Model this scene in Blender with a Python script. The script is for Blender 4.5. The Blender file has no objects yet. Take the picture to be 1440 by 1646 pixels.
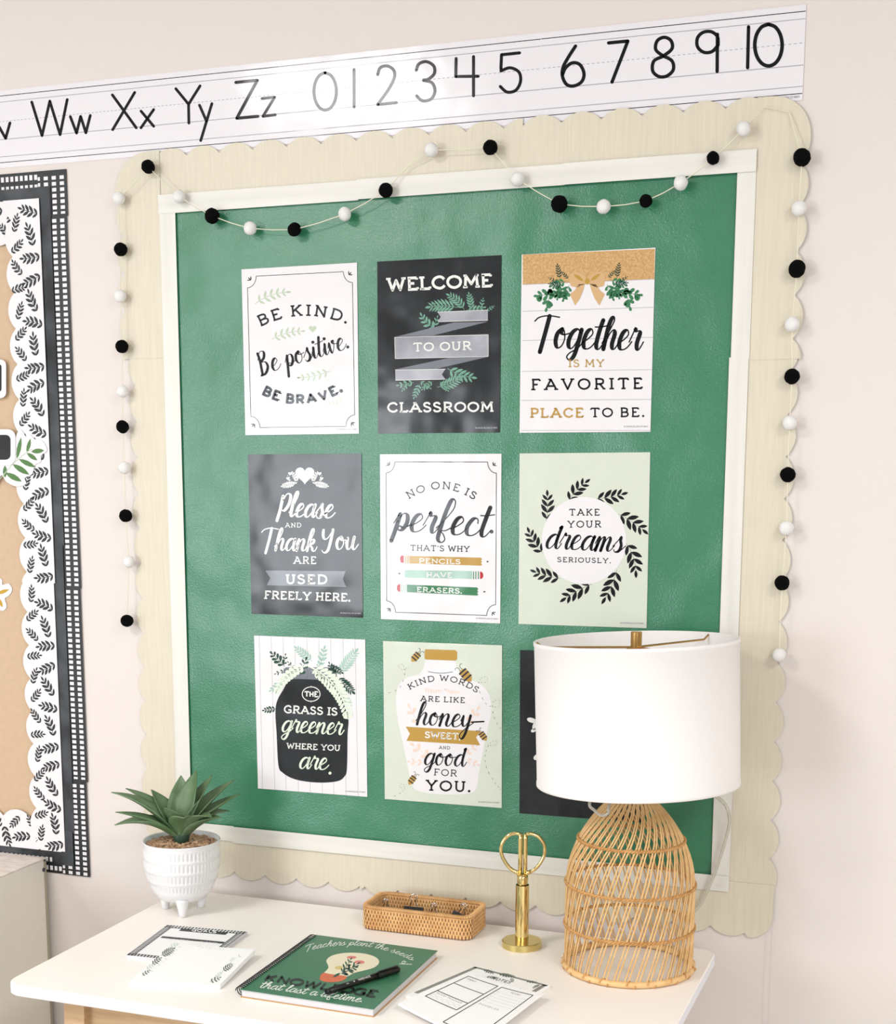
import bpy, bmesh, math, random
from math import sin, cos, pi, radians, sqrt, atan2
from mathutils import Vector, Matrix

random.seed(7)
C = bpy.context.scene.collection
SC = bpy.context.scene

# ------------------------------------------------------------------ camera
IW, IH = 1440.0, 1646.0
CF, CCX, CCY = 2295.985, 709.657, 1151.523          # focal length and principal point (the photo is a crop)
CP = Vector((0.8365, -2.2739, 1.5085))
YAW, PITCH, ROLL = -0.3513, -0.1661, 0.0027
Fv = Vector((sin(YAW)*cos(PITCH), cos(YAW)*cos(PITCH), sin(PITCH)))
Rv = Fv.cross(Vector((0, 0, 1))).normalized()
Uv = Rv.cross(Fv)
R2 = Rv*cos(ROLL) + Uv*sin(ROLL)
U2 = -Rv*sin(ROLL) + Uv*cos(ROLL)
cd = bpy.data.cameras.new('camera')
cam = bpy.data.objects.new('camera', cd)
C.objects.link(cam)
SC.camera = cam
cam.matrix_world = Matrix(((R2.x, U2.x, -Fv.x, CP.x), (R2.y, U2.y, -Fv.y, CP.y), (R2.z, U2.z, -Fv.z, CP.z), (0, 0, 0, 1)))
cd.sensor_fit = 'HORIZONTAL'
cd.sensor_width = 36
cd.lens = 36*CF/IW
cd.shift_x = (IW/2-CCX)/IW
cd.shift_y = (CCY-IH/2)/IW
cd.clip_start = 0.05
cd.clip_end = 60

def ray(px, py):
    return Fv + R2*((px-CCX)/CF) - U2*((py-CCY)/CF)
def at_y(px, py, y=0.0):
    d = ray(px, py); return CP + d*((y-CP.y)/d.y)
def at_z(px, py, z):
    d = ray(px, py); return CP + d*((z-CP.z)/d.z)

# ------------------------------------------------------------------ world, lights, exposure
SC.view_settings.view_transform = 'Standard'
SC.view_settings.look = 'None'
SC.view_settings.exposure = -0.70
SC.view_settings.gamma = 1.0
SC.view_settings.use_curve_mapping = False
w = bpy.data.worlds.new('sky'); SC.world = w; w.use_nodes = True
w.node_tree.nodes['Background'].inputs[0].default_value = (0.75, 0.86, 1.0, 1)
w.node_tree.nodes['Background'].inputs[1].default_value = 1.0

def area(name, loc, aim, sx, sy, power, col):
    l = bpy.data.lights.new(name, 'AREA'); l.shape = 'RECTANGLE'; l.size = sx; l.size_y = sy
    l.energy = power; l.color = col
    o = bpy.data.objects.new(name, l); C.objects.link(o)
    o.location = loc
    o.rotation_euler = (Vector(aim)-Vector(loc)).to_track_quat('-Z', 'Y').to_euler()
    return o
CEIL = 2.75
WINDOW_POWER, PANEL_POWER = 100, 58
area('window_daylight', (-2.25, -4.42, 1.35), (-2.25, 0, 1.35), 1.25, 1.1, WINDOW_POWER, (0.90, 0.95, 1.0))
area('window_daylight', (2.1, -4.42, 1.62), (2.1, 0, 1.62), 1.5, 1.25, WINDOW_POWER*.5, (0.90, 0.95, 1.0))
PANELS = [(-1.07, -2.1), (2.0, -2.1), (-2.7, -3.5), (2.2, -3.5)]
for (x, y) in PANELS:
    area('ceiling_panel_light', (x, y, CEIL-0.05), (x, y, 0), 0.58, 0.58, PANEL_POWER, (1.0, 0.98, 0.96))

# ------------------------------------------------------------------ materials
def lin(c):
    c = c/255.0
    return c/12.92 if c <= 0.04045 else ((c+0.055)/1.055)**2.4
def rgb(r, g, b): return (lin(r), lin(g), lin(b), 1)
MATS = {}
def mat(name, col, rough=0.5, metal=0.0, noise=0.0, nscale=20.0, bump=0.0, bscale=60.0, spec=0.5, trans=0.0, col2=None, coat=0.0, stretch=None, lowbump=0.0, lowscale=6.0, sheen=0.0):
    if name in MATS: return MATS[name]
    m = bpy.data.materials.new(name); m.use_nodes = True
    nt = m.node_tree; b = nt.nodes['Principled BSDF']
    b.inputs['Base Color'].default_value = col
    b.inputs['Roughness'].default_value = rough
    b.inputs['Metallic'].default_value = metal
    b.inputs['Specular IOR Level'].default_value = spec
    b.inputs['Transmission Weight'].default_value = trans
    b.inputs['Coat Weight'].default_value = coat
    b.inputs['Coat Roughness'].default_value = 0.1
    b.inputs['Sheen Weight'].default_value = sheen
    tc = nt.nodes.new('ShaderNodeTexCoord')
    src = tc.outputs['Object']
    if stretch:
        mp = nt.nodes.new('ShaderNodeMapping'); mp.inputs['Scale'].default_value = stretch
        nt.links.new(src, mp.inputs['Vector']); src = mp.outputs['Vector']
    if noise or col2:
        n = nt.nodes.new('ShaderNodeTexNoise'); n.inputs['Scale'].default_value = nscale; n.inputs['Detail'].default_value = 5
        nt.links.new(src, n.inputs['Vector'])
        r = nt.nodes.new('ShaderNodeValToRGB')
        c2 = col2 or tuple(min(1, c*(1+noise)) for c in col[:3])+(1,)
        c1 = col if col2 else tuple(c*(1-noise) for c in col[:3])+(1,)
        r.color_ramp.elements[0].position = 0.35; r.color_ramp.elements[1].position = 0.65
        r.color_ramp.elements[0].color = c1; r.color_ramp.elements[1].color = c2
        nt.links.new(n.outputs['Fac'], r.inputs['Fac'])
        nt.links.new(r.outputs['Color'], b.inputs['Base Color'])
    last = None
    for st, sc_, dist in ((bump, bscale, 0.001), (lowbump, lowscale, 0.01)):
        if not st: continue
        n2 = nt.nodes.new('ShaderNodeTexNoise'); n2.inputs['Scale'].default_value = sc_
        n2.inputs['Detail'].default_value = 2 if dist == 0.01 else 4
        nt.links.new(src if dist == 0.001 else tc.outputs['Object'], n2.inputs['Vector'])
        bp = nt.nodes.new('ShaderNodeBump'); bp.inputs['Strength'].default_value = st; bp.inputs['Distance'].default_value = dist
        nt.links.new(n2.outputs['Fac'], bp.inputs['Height'])
        if last: nt.links.new(last.outputs['Normal'], bp.inputs['Normal'])
        nt.links.new(bp.outputs['Normal'], b.inputs['Normal'])
        last = bp
    MATS[name] = m
    return m
GL = dict(rough=0.15, spec=0.30, lowbump=0.6, lowscale=7)      # glossy card stock
def ink(name, col, **k):
    a = dict(GL); a.update(k); return mat(name, col, **a)

M_wall = mat('wall_paint', rgb(219, 210, 205), rough=0.75, bump=0.15, bscale=260)
M_room = mat('room_paint', rgb(205, 203, 200), rough=0.8, bump=0.1, bscale=100)
M_ceil = mat('ceiling_tile', rgb(215, 213, 210), rough=0.9, bump=0.2, bscale=120)
M_floor = mat('floor_vinyl', rgb(186, 182, 176), rough=0.5, noise=0.08, nscale=8)
M_white = ink('white_card', rgb(226, 223, 225))
M_stripw = ink('strip_card', rgb(226, 222, 226), rough=0.13, spec=.24, lowbump=.16, lowscale=9)
M_stripb = ink('strip_black_ink', rgb(14, 16, 20), rough=0.13, spec=.24, lowbump=.16, lowscale=9)
M_sage = ink('sage_card', rgb(206, 212, 198))
M_chalk = ink('chalkboard_card', rgb(24, 27, 30), col2=rgb(42, 45, 48), nscale=9, rough=0.16)
M_chalkb = ink('chalk_border_card', rgb(24, 27, 30), col2=rgb(72, 75, 79), nscale=14, rough=0.4)
M_black = ink('black_ink', rgb(14, 17, 22))
M_grey = ink('grey_ink', rgb(44, 48, 56))
M_line = ink('pale_line_ink', rgb(164, 160, 166))
M_wink = ink('white_ink', rgb(228, 228, 224))
M_mint = ink('mint_white_ink', rgb(218, 228, 210))
M_gold = ink('gold_ink', rgb(182, 144, 70))
M_green_i = ink('green_ink', rgb(62, 122, 84))
M_teal = ink('teal_leaf_ink', rgb(112, 158, 138))
M_dgreen = ink('dark_green_ink', rgb(36, 70, 58))
M_psage = ink('pale_sage_ink', rgb(182, 196, 174))
M_mgreen = ink('mist_green_ink', rgb(158, 190, 176))
M_red = ink('red_ink', rgb(178, 52, 58))
M_pink = ink('peach_ink', rgb(230, 204, 190))
M_lidg = ink('lid_grey_ink', rgb(118, 122, 130))
M_rib = ink('ribbon_grey_ink', rgb(132, 134, 142), col2=rgb(178, 180, 188), nscale=12)
M_burlap = ink('burlap_print', rgb(184, 144, 94), col2=rgb(208, 170, 120), nscale=330)
M_tan = ink('tan_bow_ink', rgb(204, 168, 124))
M_green = mat('green_backing_paper', rgb(52, 120, 88), rough=0.23, spec=0.62, lowbump=1.5, lowscale=5.0, bump=0.5, bscale=420, noise=0.04, nscale=3)
M_cream = mat('cream_border_card', rgb(210, 201, 181), rough=0.42, noise=0.03, nscale=300, stretch=(1, 1, 0.05), lowbump=0.2, lowscale=6)
M_trim = mat('white_wood_print', rgb(224, 221, 214), rough=0.4, col2=rgb(212, 210, 202), nscale=40, stretch=(0.06, 1, 1.2))
M_trimv = mat('white_wood_print_upright', rgb(224, 221, 214), rough=0.4, col2=rgb(212, 210, 202), nscale=40, stretch=(1.2, 1, 0.06))
M_kraft = mat('kraft_paper', rgb(196, 168, 138), rough=0.6, noise=0.03, nscale=90, lowbump=0.2)
M_ginkb = mat('gingham_black', rgb(22, 26, 31), rough=0.45, noise=0.3, nscale=220)
M_felt_b = mat('black_felt', rgb(8, 8, 9), rough=1.0, spec=0.1, bump=1, bscale=500)
M_felt_w = mat('white_felt', rgb(244, 242, 240), rough=1.0, spec=0.1, bump=0.6, bscale=500, sheen=0.3)
M_string = mat('cream_string', rgb(226, 220, 200), rough=0.9)
M_desk = mat('desk_laminate', rgb(252, 246, 240), rough=0.4, bump=0.05, bscale=300)
M_edge = mat('desk_edge', rgb(236, 238, 246), rough=0.4)
M_wood = mat('light_oak', rgb(204, 172, 134), rough=0.55, col2=rgb(184, 150, 112), nscale=16, stretch=(0.5, 6, 6), bump=0.1)
M_cab = mat('cabinet_grey', rgb(232, 226, 215), rough=0.55, noise=0.01)
M_cabtop = mat('cabinet_pale_stone', rgb(236, 226, 218), rough=0.45, col2=rgb(216, 204, 196), nscale=26, stretch=(1, 2.5, 1))
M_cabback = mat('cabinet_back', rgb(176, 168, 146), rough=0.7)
M_screw = mat('screw_steel', rgb(90, 96, 104), rough=0.4, metal=0.8)
M_ceram = mat('white_ceramic', rgb(226, 226, 227), rough=0.3, spec=0.5, coat=0.3)
M_leaf = mat('plant_leaf', rgb(70, 104, 60), rough=0.5, col2=rgb(108, 130, 98), nscale=18, bump=0.1, bscale=150)
M_leafd = mat('plant_stem', rgb(28, 56, 40), rough=0.5)
M_peb = mat('pebble_stone', rgb(206, 172, 138), rough=0.6, col2=rgb(146, 108, 80), nscale=110)
M_shade = mat('linen_shade', rgb(236, 232, 230), rough=0.85, bump=0.3, bscale=500, spec=0.2)
M_shadein = mat('shade_lining', rgb(244, 244, 242), rough=0.7)
M_brass = mat('brushed_brass', rgb(190, 150, 92), rough=0.3, metal=1.0)
M_goldm = mat('polished_gold', rgb(228, 204, 140), rough=0.1, metal=1.0)
M_goldb = mat('satin_gold', rgb(214, 196, 132), rough=0.24, metal=1.0)
M_rattan = mat('rattan', rgb(232, 194, 138), rough=0.5, col2=rgb(216, 172, 112), nscale=50)
M_rattand = mat('rattan_dark', rgb(186, 132, 72), rough=0.55, col2=rgb(206, 158, 98), nscale=60)
M_weave = mat('basket_weave', rgb(206, 156, 100), rough=0.5, col2=rgb(224, 180, 124), nscale=40)
M_bbase = mat('basket_core', rgb(120, 72, 36), rough=0.7)
M_cord = mat('clear_cord', rgb(226, 222, 210), rough=0.15, trans=0.55, spec=0.5)
M_steel = mat('clip_steel', rgb(214, 214, 216), rough=0.15, metal=1.0)
M_clip = mat('clip_black', rgb(14, 14, 16), rough=0.3)
M_paper = mat('page_stack', rgb(214, 210, 214), rough=0.7, col2=rgb(206, 206, 208), nscale=300, stretch=(0.02, 0.02, 8))
M_pad = mat('notepad_paper', rgb(250, 250, 250), rough=0.55)
M_cover = mat('planner_cover', rgb(58, 116, 84), rough=0.35, noise=0.02, nscale=5)
M_back = mat('planner_back', rgb(200, 152, 96), rough=0.5)
M_cink_w = mat('cover_white_ink', rgb(240, 244, 236), rough=0.4)
M_cink_d = mat('cover_dark_ink', rgb(9, 32, 22), rough=0.4)
M_bulb = mat('cover_cream_ink', rgb(238, 228, 200), rough=0.4)
M_orange = mat('cover_orange_ink', rgb(214, 106, 66), rough=0.4)
M_rose = mat('cover_pink_ink', rgb(222, 126, 120), rough=0.4)
M_yel = mat('cover_yellow_ink', rgb(214, 190, 110), rough=0.4)
M_pen = mat('pen_black', rgb(14, 15, 15), rough=0.35)
M_coil = mat('coil_black', rgb(16, 16, 18), rough=0.35)
M_pgrey = mat('pad_grey_ink', rgb(140, 138, 132), rough=0.5)
M_pblack = mat('pad_black_ink', rgb(46, 50, 54), rough=0.5)
M_ppale = mat('pad_pale_ink', rgb(206, 208, 208), rough=0.5)
M_pleaf = mat('pad_leaf_ink', rgb(70, 88, 76), rough=0.5)
M_pmist = mat('pad_mist_ink', rgb(206, 220, 210), rough=0.5)
M_lgreen = ink('cutout_green', rgb(84, 122, 72))
M_lgold = ink('cutout_gold', rgb(190, 150, 50))

# ------------------------------------------------------------------ object helpers
XF = {}                                                     # top-level object -> world matrix
def tag(o, label=None, cat=None, group=None, kind=None):
    if label: o['label'] = label
    if cat: o['category'] = cat
    if group: o['group'] = group
    if kind: o['kind'] = kind
    return o
def thing(name, label, cat, loc=(0, 0, 0), rot=(0, 0, 0), group=None):
    o = bpy.data.objects.new(name, None); C.objects.link(o)
    o.empty_display_size = 0.02
    o.location = loc; o.rotation_euler = rot
    from mathutils import Euler
    XF[o] = Matrix.Translation(Vector(loc)) @ Euler(rot).to_matrix().to_4x4()
    return tag(o, label, cat, group)
def obj(name, V, Fc, m, parent=None, smooth=False, label=None, kind=None, origin=None):
    """one mesh object from world-space vertices"""
    if parent is not None:
        inv = XF[parent].inverted(); V = [inv @ Vector(v) for v in V]
    elif origin is not None:
        V = [Vector(v)-Vector(origin) for v in V]
    me = bpy.data.meshes.new(name); me.from_pydata([tuple(v) for v in V], [], Fc); me.update()
    if smooth:
        for p in me.polygons: p.use_smooth = True
    me.materials.append(m)
    o = bpy.data.objects.new(name, me); C.objects.link(o)
    if parent is not None:
        o.parent = parent; XF[o] = XF[parent]
    elif origin is not None:
        o.location = origin; XF[o] = Matrix.Translation(Vector(origin))
    else: XF[o] = Matrix.Identity(4)
    if label: o['label'] = label
    if kind: o['kind'] = kind
    return o
def link_copy(src, parent, loc, rotz=0.0, scale=None):
    c = src.copy(); C.objects.link(c); c.parent = parent; c.location = loc
    c.rotation_euler = (0, 0, rotz)
    if scale: c.scale = scale
    return c
def box(x0, x1, y0, y1, z0, z1):
    V = [(x, y, z) for x in (x0, x1) for y in (y0, y1) for z in (z0, z1)]
    return V, [(0, 1, 3, 2), (4, 6, 7, 5), (0, 4, 5, 1), (2, 3, 7, 6), (0, 2, 6, 4), (1, 5, 7, 3)]
def join(*parts):
    V, Fc = [], []
    for v, f in parts:
        n = len(V); V += list(v); Fc += [tuple(i+n for i in q) for q in f]
    return V, Fc
def prism_y(P, y0, y1):                       # polygon in (x,z) between two depths (y0 = front, smaller)
    n = len(P)
    V = [(x, y0, z) for x, z in P]+[(x, y1, z) for x, z in P]
    return V, [tuple(range(n)), tuple(range(2*n-1, n-1, -1))]+[(i, (i+1) % n, n+(i+1) % n, n+i) for i in range(n)]
def prism_z(P, z0, z1):
    n = len(P)
    V = [(x, y, z1) for x, y in P]+[(x, y, z0) for x, y in P]
    return V, [tuple(range(n)), tuple(range(2*n-1, n-1, -1))]+[(i, n+i, n+(i+1) % n, (i+1) % n) for i in range(n)]
def lathe(prof, cx=0, cy=0, seg=48, rf=None, capb=True, capt=False):
    V, Fc = [], []
    for (r, z) in prof:
        for k in range(seg):
            a = 2*pi*k/seg; rr = r if rf is None else rf(r, z, a)
            V.append((cx+rr*cos(a), cy+rr*sin(a), z))
    for i in range(len(prof)-1):
        for k in range(seg):
            k2 = (k+1) % seg
            Fc.append((i*seg+k, i*seg+k2, (i+1)*seg+k2, (i+1)*seg+k))
    if capb: Fc.append(tuple(range(seg-1, -1, -1)))
    if capt: Fc.append(tuple(range((len(prof)-1)*seg, len(prof)*seg)))
    return V, Fc
def tube(P, r, seg=6, closed=False, caps=True):
    P = [Vector(p) for p in P]; n = len(P); V, Fc = [], []
    up = None
    for i in range(n):
        if closed: t = P[(i+1) % n]-P[i-1]
        else: t = P[min(i+1, n-1)]-P[max(i-1, 0)]
        t.normalize()
        if up is None:
            up = Vector((0, 0, 1)) if abs(t.z) < 0.9 else Vector((1, 0, 0))
        a = (up-t*up.dot(t)).normalized(); up = a; b = t.cross(a)
        rr = r(i/(n-1)) if callable(r) else r
        for k in range(seg):
            th = 2*pi*k/seg; V.append(P[i]+a*(rr*cos(th))+b*(rr*sin(th)))
    m = n if closed else n-1
    for i in range(m):
        j = (i+1) % n
        for k in range(seg):
            k2 = (k+1) % seg; Fc.append((i*seg+k, i*seg+k2, j*seg+k2, j*seg+k))
    if caps and not closed:
        Fc.append(tuple(range(seg-1, -1, -1))); Fc.append(tuple(range((n-1)*seg, n*seg)))
    return V, Fc
def crom(P, n=6, closed=False):
    P = [tuple(p) for p in P]; out = []; m = len(P)
    if m < 3: return P
    rng = range(m) if closed else range(m-1)
    for i in rng:
        if closed: p0, p1, p2, p3 = P[i-1], P[i], P[(i+1) % m], P[(i+2) % m]
        else: p0, p1, p2, p3 = P[max(i-1, 0)], P[i], P[i+1], P[min(i+2, m-1)]
        for k in range(n):
            t = k/n
            out.append(tuple(0.5*((2*b)+(-a+c)*t+(2*a-5*b+4*c-d)*t*t+(-a+3*b-3*c+d)*t**3) for a, b, c, d in zip(p0, p1, p2, p3)))
    if not closed: out.append(P[-1])
    return out

# ------------------------------------------------------------------ print (flat ink on paper)
class Ink:
    """collects 2D polygons drawn in crop pixels (y down); put() lays them on a plane as one thin printed part"""
    def __init__(s, ox=0, oy=0, sc=1.0): s.o = (ox, oy, sc); s.V = []; s.F = []
    def poly(s, P):
        n = len(s.V); s.V += [tuple(p) for p in P]; s.F.append(tuple(range(n, n+len(P))))
    def rib(s, P, wd, caps=True):
        n = len(P)
        if n < 2: return
        L, Rr = [], []
        for i in range(n):
            a = P[max(i-1, 0)]; b = P[min(i+1, n-1)]
            dx, dy = b[0]-a[0], b[1]-a[1]; l = sqrt(dx*dx+dy*dy) or 1
            ww = (wd[i] if isinstance(wd, (list, tuple)) else wd)/2
            nx, ny = -dy/l*ww, dx/l*ww
            L.append((P[i][0]+nx, P[i][1]+ny)); Rr.append((P[i][0]-nx, P[i][1]-ny))
        b0 = len(s.V); s.V += L+Rr
        for i in range(n-1): s.F.append((b0+i, b0+i+1, b0+n+i+1, b0+n+i))
        if caps:
            for i in (0, n-1):
                ww = (wd[i] if isinstance(wd, (list, tuple)) else wd)/2
                s.disc(P[i][0], P[i][1], ww, ww, 8)
    def seg(s, a, b, wd, cap=False):
        s.rib([a, b], wd, cap)
    def disc(s, x, y, rx, ry=None, n=24):
        ry = rx if ry is None else ry
        s.poly([(x+rx*cos(2*pi*k/n), y+ry*sin(2*pi*k/n)) for k in range(n)])
    def ring(s, x, y, rx, ry, wd, a0=0, a1=2*pi, n=32):
        s.rib([(x+rx*cos(a0+(a1-a0)*k/n), y+ry*sin(a0+(a1-a0)*k/n)) for k in range(n+1)], wd, False)
    def leaf(s, x, y, ang, ln, wd, blunt=False):
        c_, s_ = cos(ang), sin(ang)
        pr = [(0, 0), (.2, .33), (.45, .5), (.7, .42), (.88, .2), (1, 0)] if not blunt else [(0, 0), (.25, .28), (.55, .48), (.8, .46), (.95, .26), (1, 0)]
        pts = [(u*ln, v*wd) for u, v in pr]+[(u*ln, -v*wd) for u, v in pr[-2:0:-1]]
        s.poly([(x+u*c_-v*s_, y+u*s_+v*c_) for u, v in pts])
    def sprig(s, a, b, n=4, ll=0.3, lw=0.11, ang=0.75, bend=0.0, stem=0.02, tip=True, blunt=False, start=0.12):
        """stem from a to b with n pairs of leaves; sizes relative to its length"""
        dx, dy = b[0]-a[0], b[1]-a[1]; L = sqrt(dx*dx+dy*dy); nx, ny = -dy/L, dx/L
        def q(t): return (a[0]+dx*t+nx*bend*L*4*t*(1-t), a[1]+dy*t+ny*bend*L*4*t*(1-t))
        s.rib([q(k/8) for k in range(9)], stem*L, False)
        for i in range(n):
            t = start+(0.92-start)*i/max(1, n-0.3)
            x, y = q(t); x2, y2 = q(min(1, t+.05)); th = atan2(y2-y, x2-x)
            k = 1-0.45*abs(t-0.35)/0.65
            for sg in (-1, 1):
                s.leaf(x, y, th+sg*ang, ll*L*k, lw*L*k*min(1, 4.3/n), blunt)
        if tip:
            x, y = q(.9); x2, y2 = q(1); s.leaf(x, y, atan2(y2-y, x2-x), ll*L*.65, lw*L*.7, blunt)
    # ---- lettering
    def _curve(s, base):
        if len(base) == 2: P = [base[0], base[1]]
        else:
            (x0, y0), (xm, ym), (x1, y1) = base
            cx_, cy_ = 2*xm-(x0+x1)/2, 2*ym-(y0+y1)/2
            P = [((1-t)**2*x0+2*t*(1-t)*cx_+t*t*x1, (1-t)**2*y0+2*t*(1-t)*cy_+t*t*y1) for t in [k/24 for k in range(25)]]
        D = [0]
        for i in range(1, len(P)): D.append(D[-1]+math.dist(P[i], P[i-1]))
        def f(d):
            i = 1
            while i < len(P)-1 and D[i] < d: i += 1
            u = (d-D[i-1])/(D[i]-D[i-1]); a, b = P[i-1], P[i]
            l = D[i]-D[i-1]
            return (a[0]+(b[0]-a[0])*u, a[1]+(b[1]-a[1])*u), ((b[0]-a[0])/l, (b[1]-a[1])/l)
        return f, D[-1]
    def caps(s, text, base, h, wt=0.13, serif=True, gap=0.3, slant=0.0, rigid=True):
        f, L = s._curve(base)
        tot = 0; lay = []
        for ch in text:
            if ch == ' ': tot += 0.42; continue
            g = CAPS[ch]; lay.append((ch, tot)); tot += g[0]+gap
        tot -= gap; sx = L/tot
        for ch, x0 in lay:
            g = CAPS[ch]; gw = g[0]
            (bx, by), (tx, ty) = f((x0+gw/2)*sx)
            wpx = wt*h
            def T(u, v):
                v = wt/2+v*(1-wt); uu = (u-gw/2)*sx+slant*v*h
                return (bx+tx*uu+ty*v*h, by+ty*uu-tx*v*h)
            for kind, P in g[1]:
                if kind == 'c': s.rib([T(*p) for p in crom(P, 5)], wpx, False)
                elif kind == 'd': s.disc(*T(*P[0]), wpx*.72, wpx*.72, 12)
                else:
                    Q = [T(*p) for p in P]
                    for i in range(len(Q)-1): s.seg(Q[i], Q[i+1], wpx)
                    for q in Q[1:-1]: s.disc(q[0], q[1], wpx/2, wpx/2, 8)
                    if not serif:
                        pass
            if serif:
                for (u, v, hl) in g[2]:
                    hl2 = hl*h*(1.15+wt)
                    x, y = T(u, v); s.seg((x-tx*hl2, y-ty*hl2), (x+tx*hl2, y+ty*hl2), wpx*.82)
    def script(s, text, base, xh, thick=0.2, thin=0.06, slant=0.22, asc=0.8, desc=0.75):
        f, L = s._curve(base)
        tot = 0; lay = []
        for ch in text:
            if ch == ' ': tot += 0.6; continue
            lay.append((ch, tot)); tot += SCR[ch][0]
        sx = L/tot
        for ch, x0 in lay:
            (bx, by), (tx, ty) = f(x0*sx+0.01)
            for P in SCR[ch][1]:
                if len(P) == 1:
                    u, v = P[0]; uu = u*sx+slant*v*xh
                    s.disc(bx+tx*uu+ty*v*xh, by+ty*uu-tx*v*xh, xh*thick*.6, None, 12); continue
                Q = crom([(u, 1+(v-1)*asc if v > 1 else (v*desc if v < 0 else v)) for u, v in P], 7); pts = []; wd = []
                for i, (u, v) in enumerate(Q):
                    uu = u*sx+slant*v*xh
                    pts.append((bx+tx*uu+ty*v*xh, by+ty*uu-tx*v*xh))
                for i in range(len(Q)):
                    a = pts[max(i-1, 0)]; b = pts[min(i+1, len(Q)-1)]
                    dx, dy = b[0]-a[0], b[1]-a[1]; l = math.hypot(dx, dy) or 1
                    d = max(0.0, (dy*0.97-dx*0.25)/l)
                    wd.append(xh*(thin+(thick-thin)*d**0.8))
                wd = [sum(wd[max(0, i-2):i+3])/len(wd[max(0, i-2):i+3]) for i in range(len(wd))]
                s.rib(pts, wd)
    def put(s, name, m, parent, plane, lift, label=None):
        """plane(px,py,lift) -> world point"""
        if not s.V: return None
        ox, oy, sc = s.o
        if sc > 4 and not any(k in name for k in ('copyright', 'line', 'ferrule', 'stripe', 'pale_print')):
            g = 44 if 'lettering' in name else 20            # printed pieces that lie apart become parts of their own
            cells = {}; fc = []
            for fi, f in enumerate(s.F):
                xs_ = [s.V[i][0] for i in f]; ys_ = [s.V[i][1] for i in f]; cs = []
                for a in range(int(min(xs_)//g), int(max(xs_)//g)+1):
                    for b in range(int(min(ys_)//g), int(max(ys_)//g)+1): cells.setdefault((a, b), []).append(fi); cs.append((a, b))
                fc.append(cs)
            seen = set(); groups = []
            for c in list(cells):
                if c in seen: continue
                st = [c]; seen.add(c); mem = set()
                while st:
                    q = st.pop(); mem.update(cells[q])
                    for da in (-1, 0, 1):
                        for db in (-1, 0, 1):
                            k = (q[0]+da, q[1]+db)
                            if k in cells and k not in seen: seen.add(k); st.append(k)
                groups.append(sorted(mem))
            for mem in groups:
                idx = {}; Vs = []; Fs = []
                for fi in mem:
                    ff = []
                    for i in s.F[fi]:
                        if i not in idx: idx[i] = len(Vs); Vs.append(s.V[i])
                        ff.append(idx[i])
                    Fs.append(tuple(ff))
                obj(name, [plane(ox+x/sc, oy+y/sc, lift) for x, y in Vs], Fs, m, parent, label=label)
            return None
        return obj(name, [plane(ox+x/sc, oy+y/sc, lift) for x, y in s.V], s.F, m, parent, label=label)

def arc(cx, cy, rx, ry, a0, a1, n=8):
    return [(cx+rx*cos(radians(a0+(a1-a0)*k/n)), cy+ry*sin(radians(a0+(a1-a0)*k/n))) for k in range(n+1)]
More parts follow.
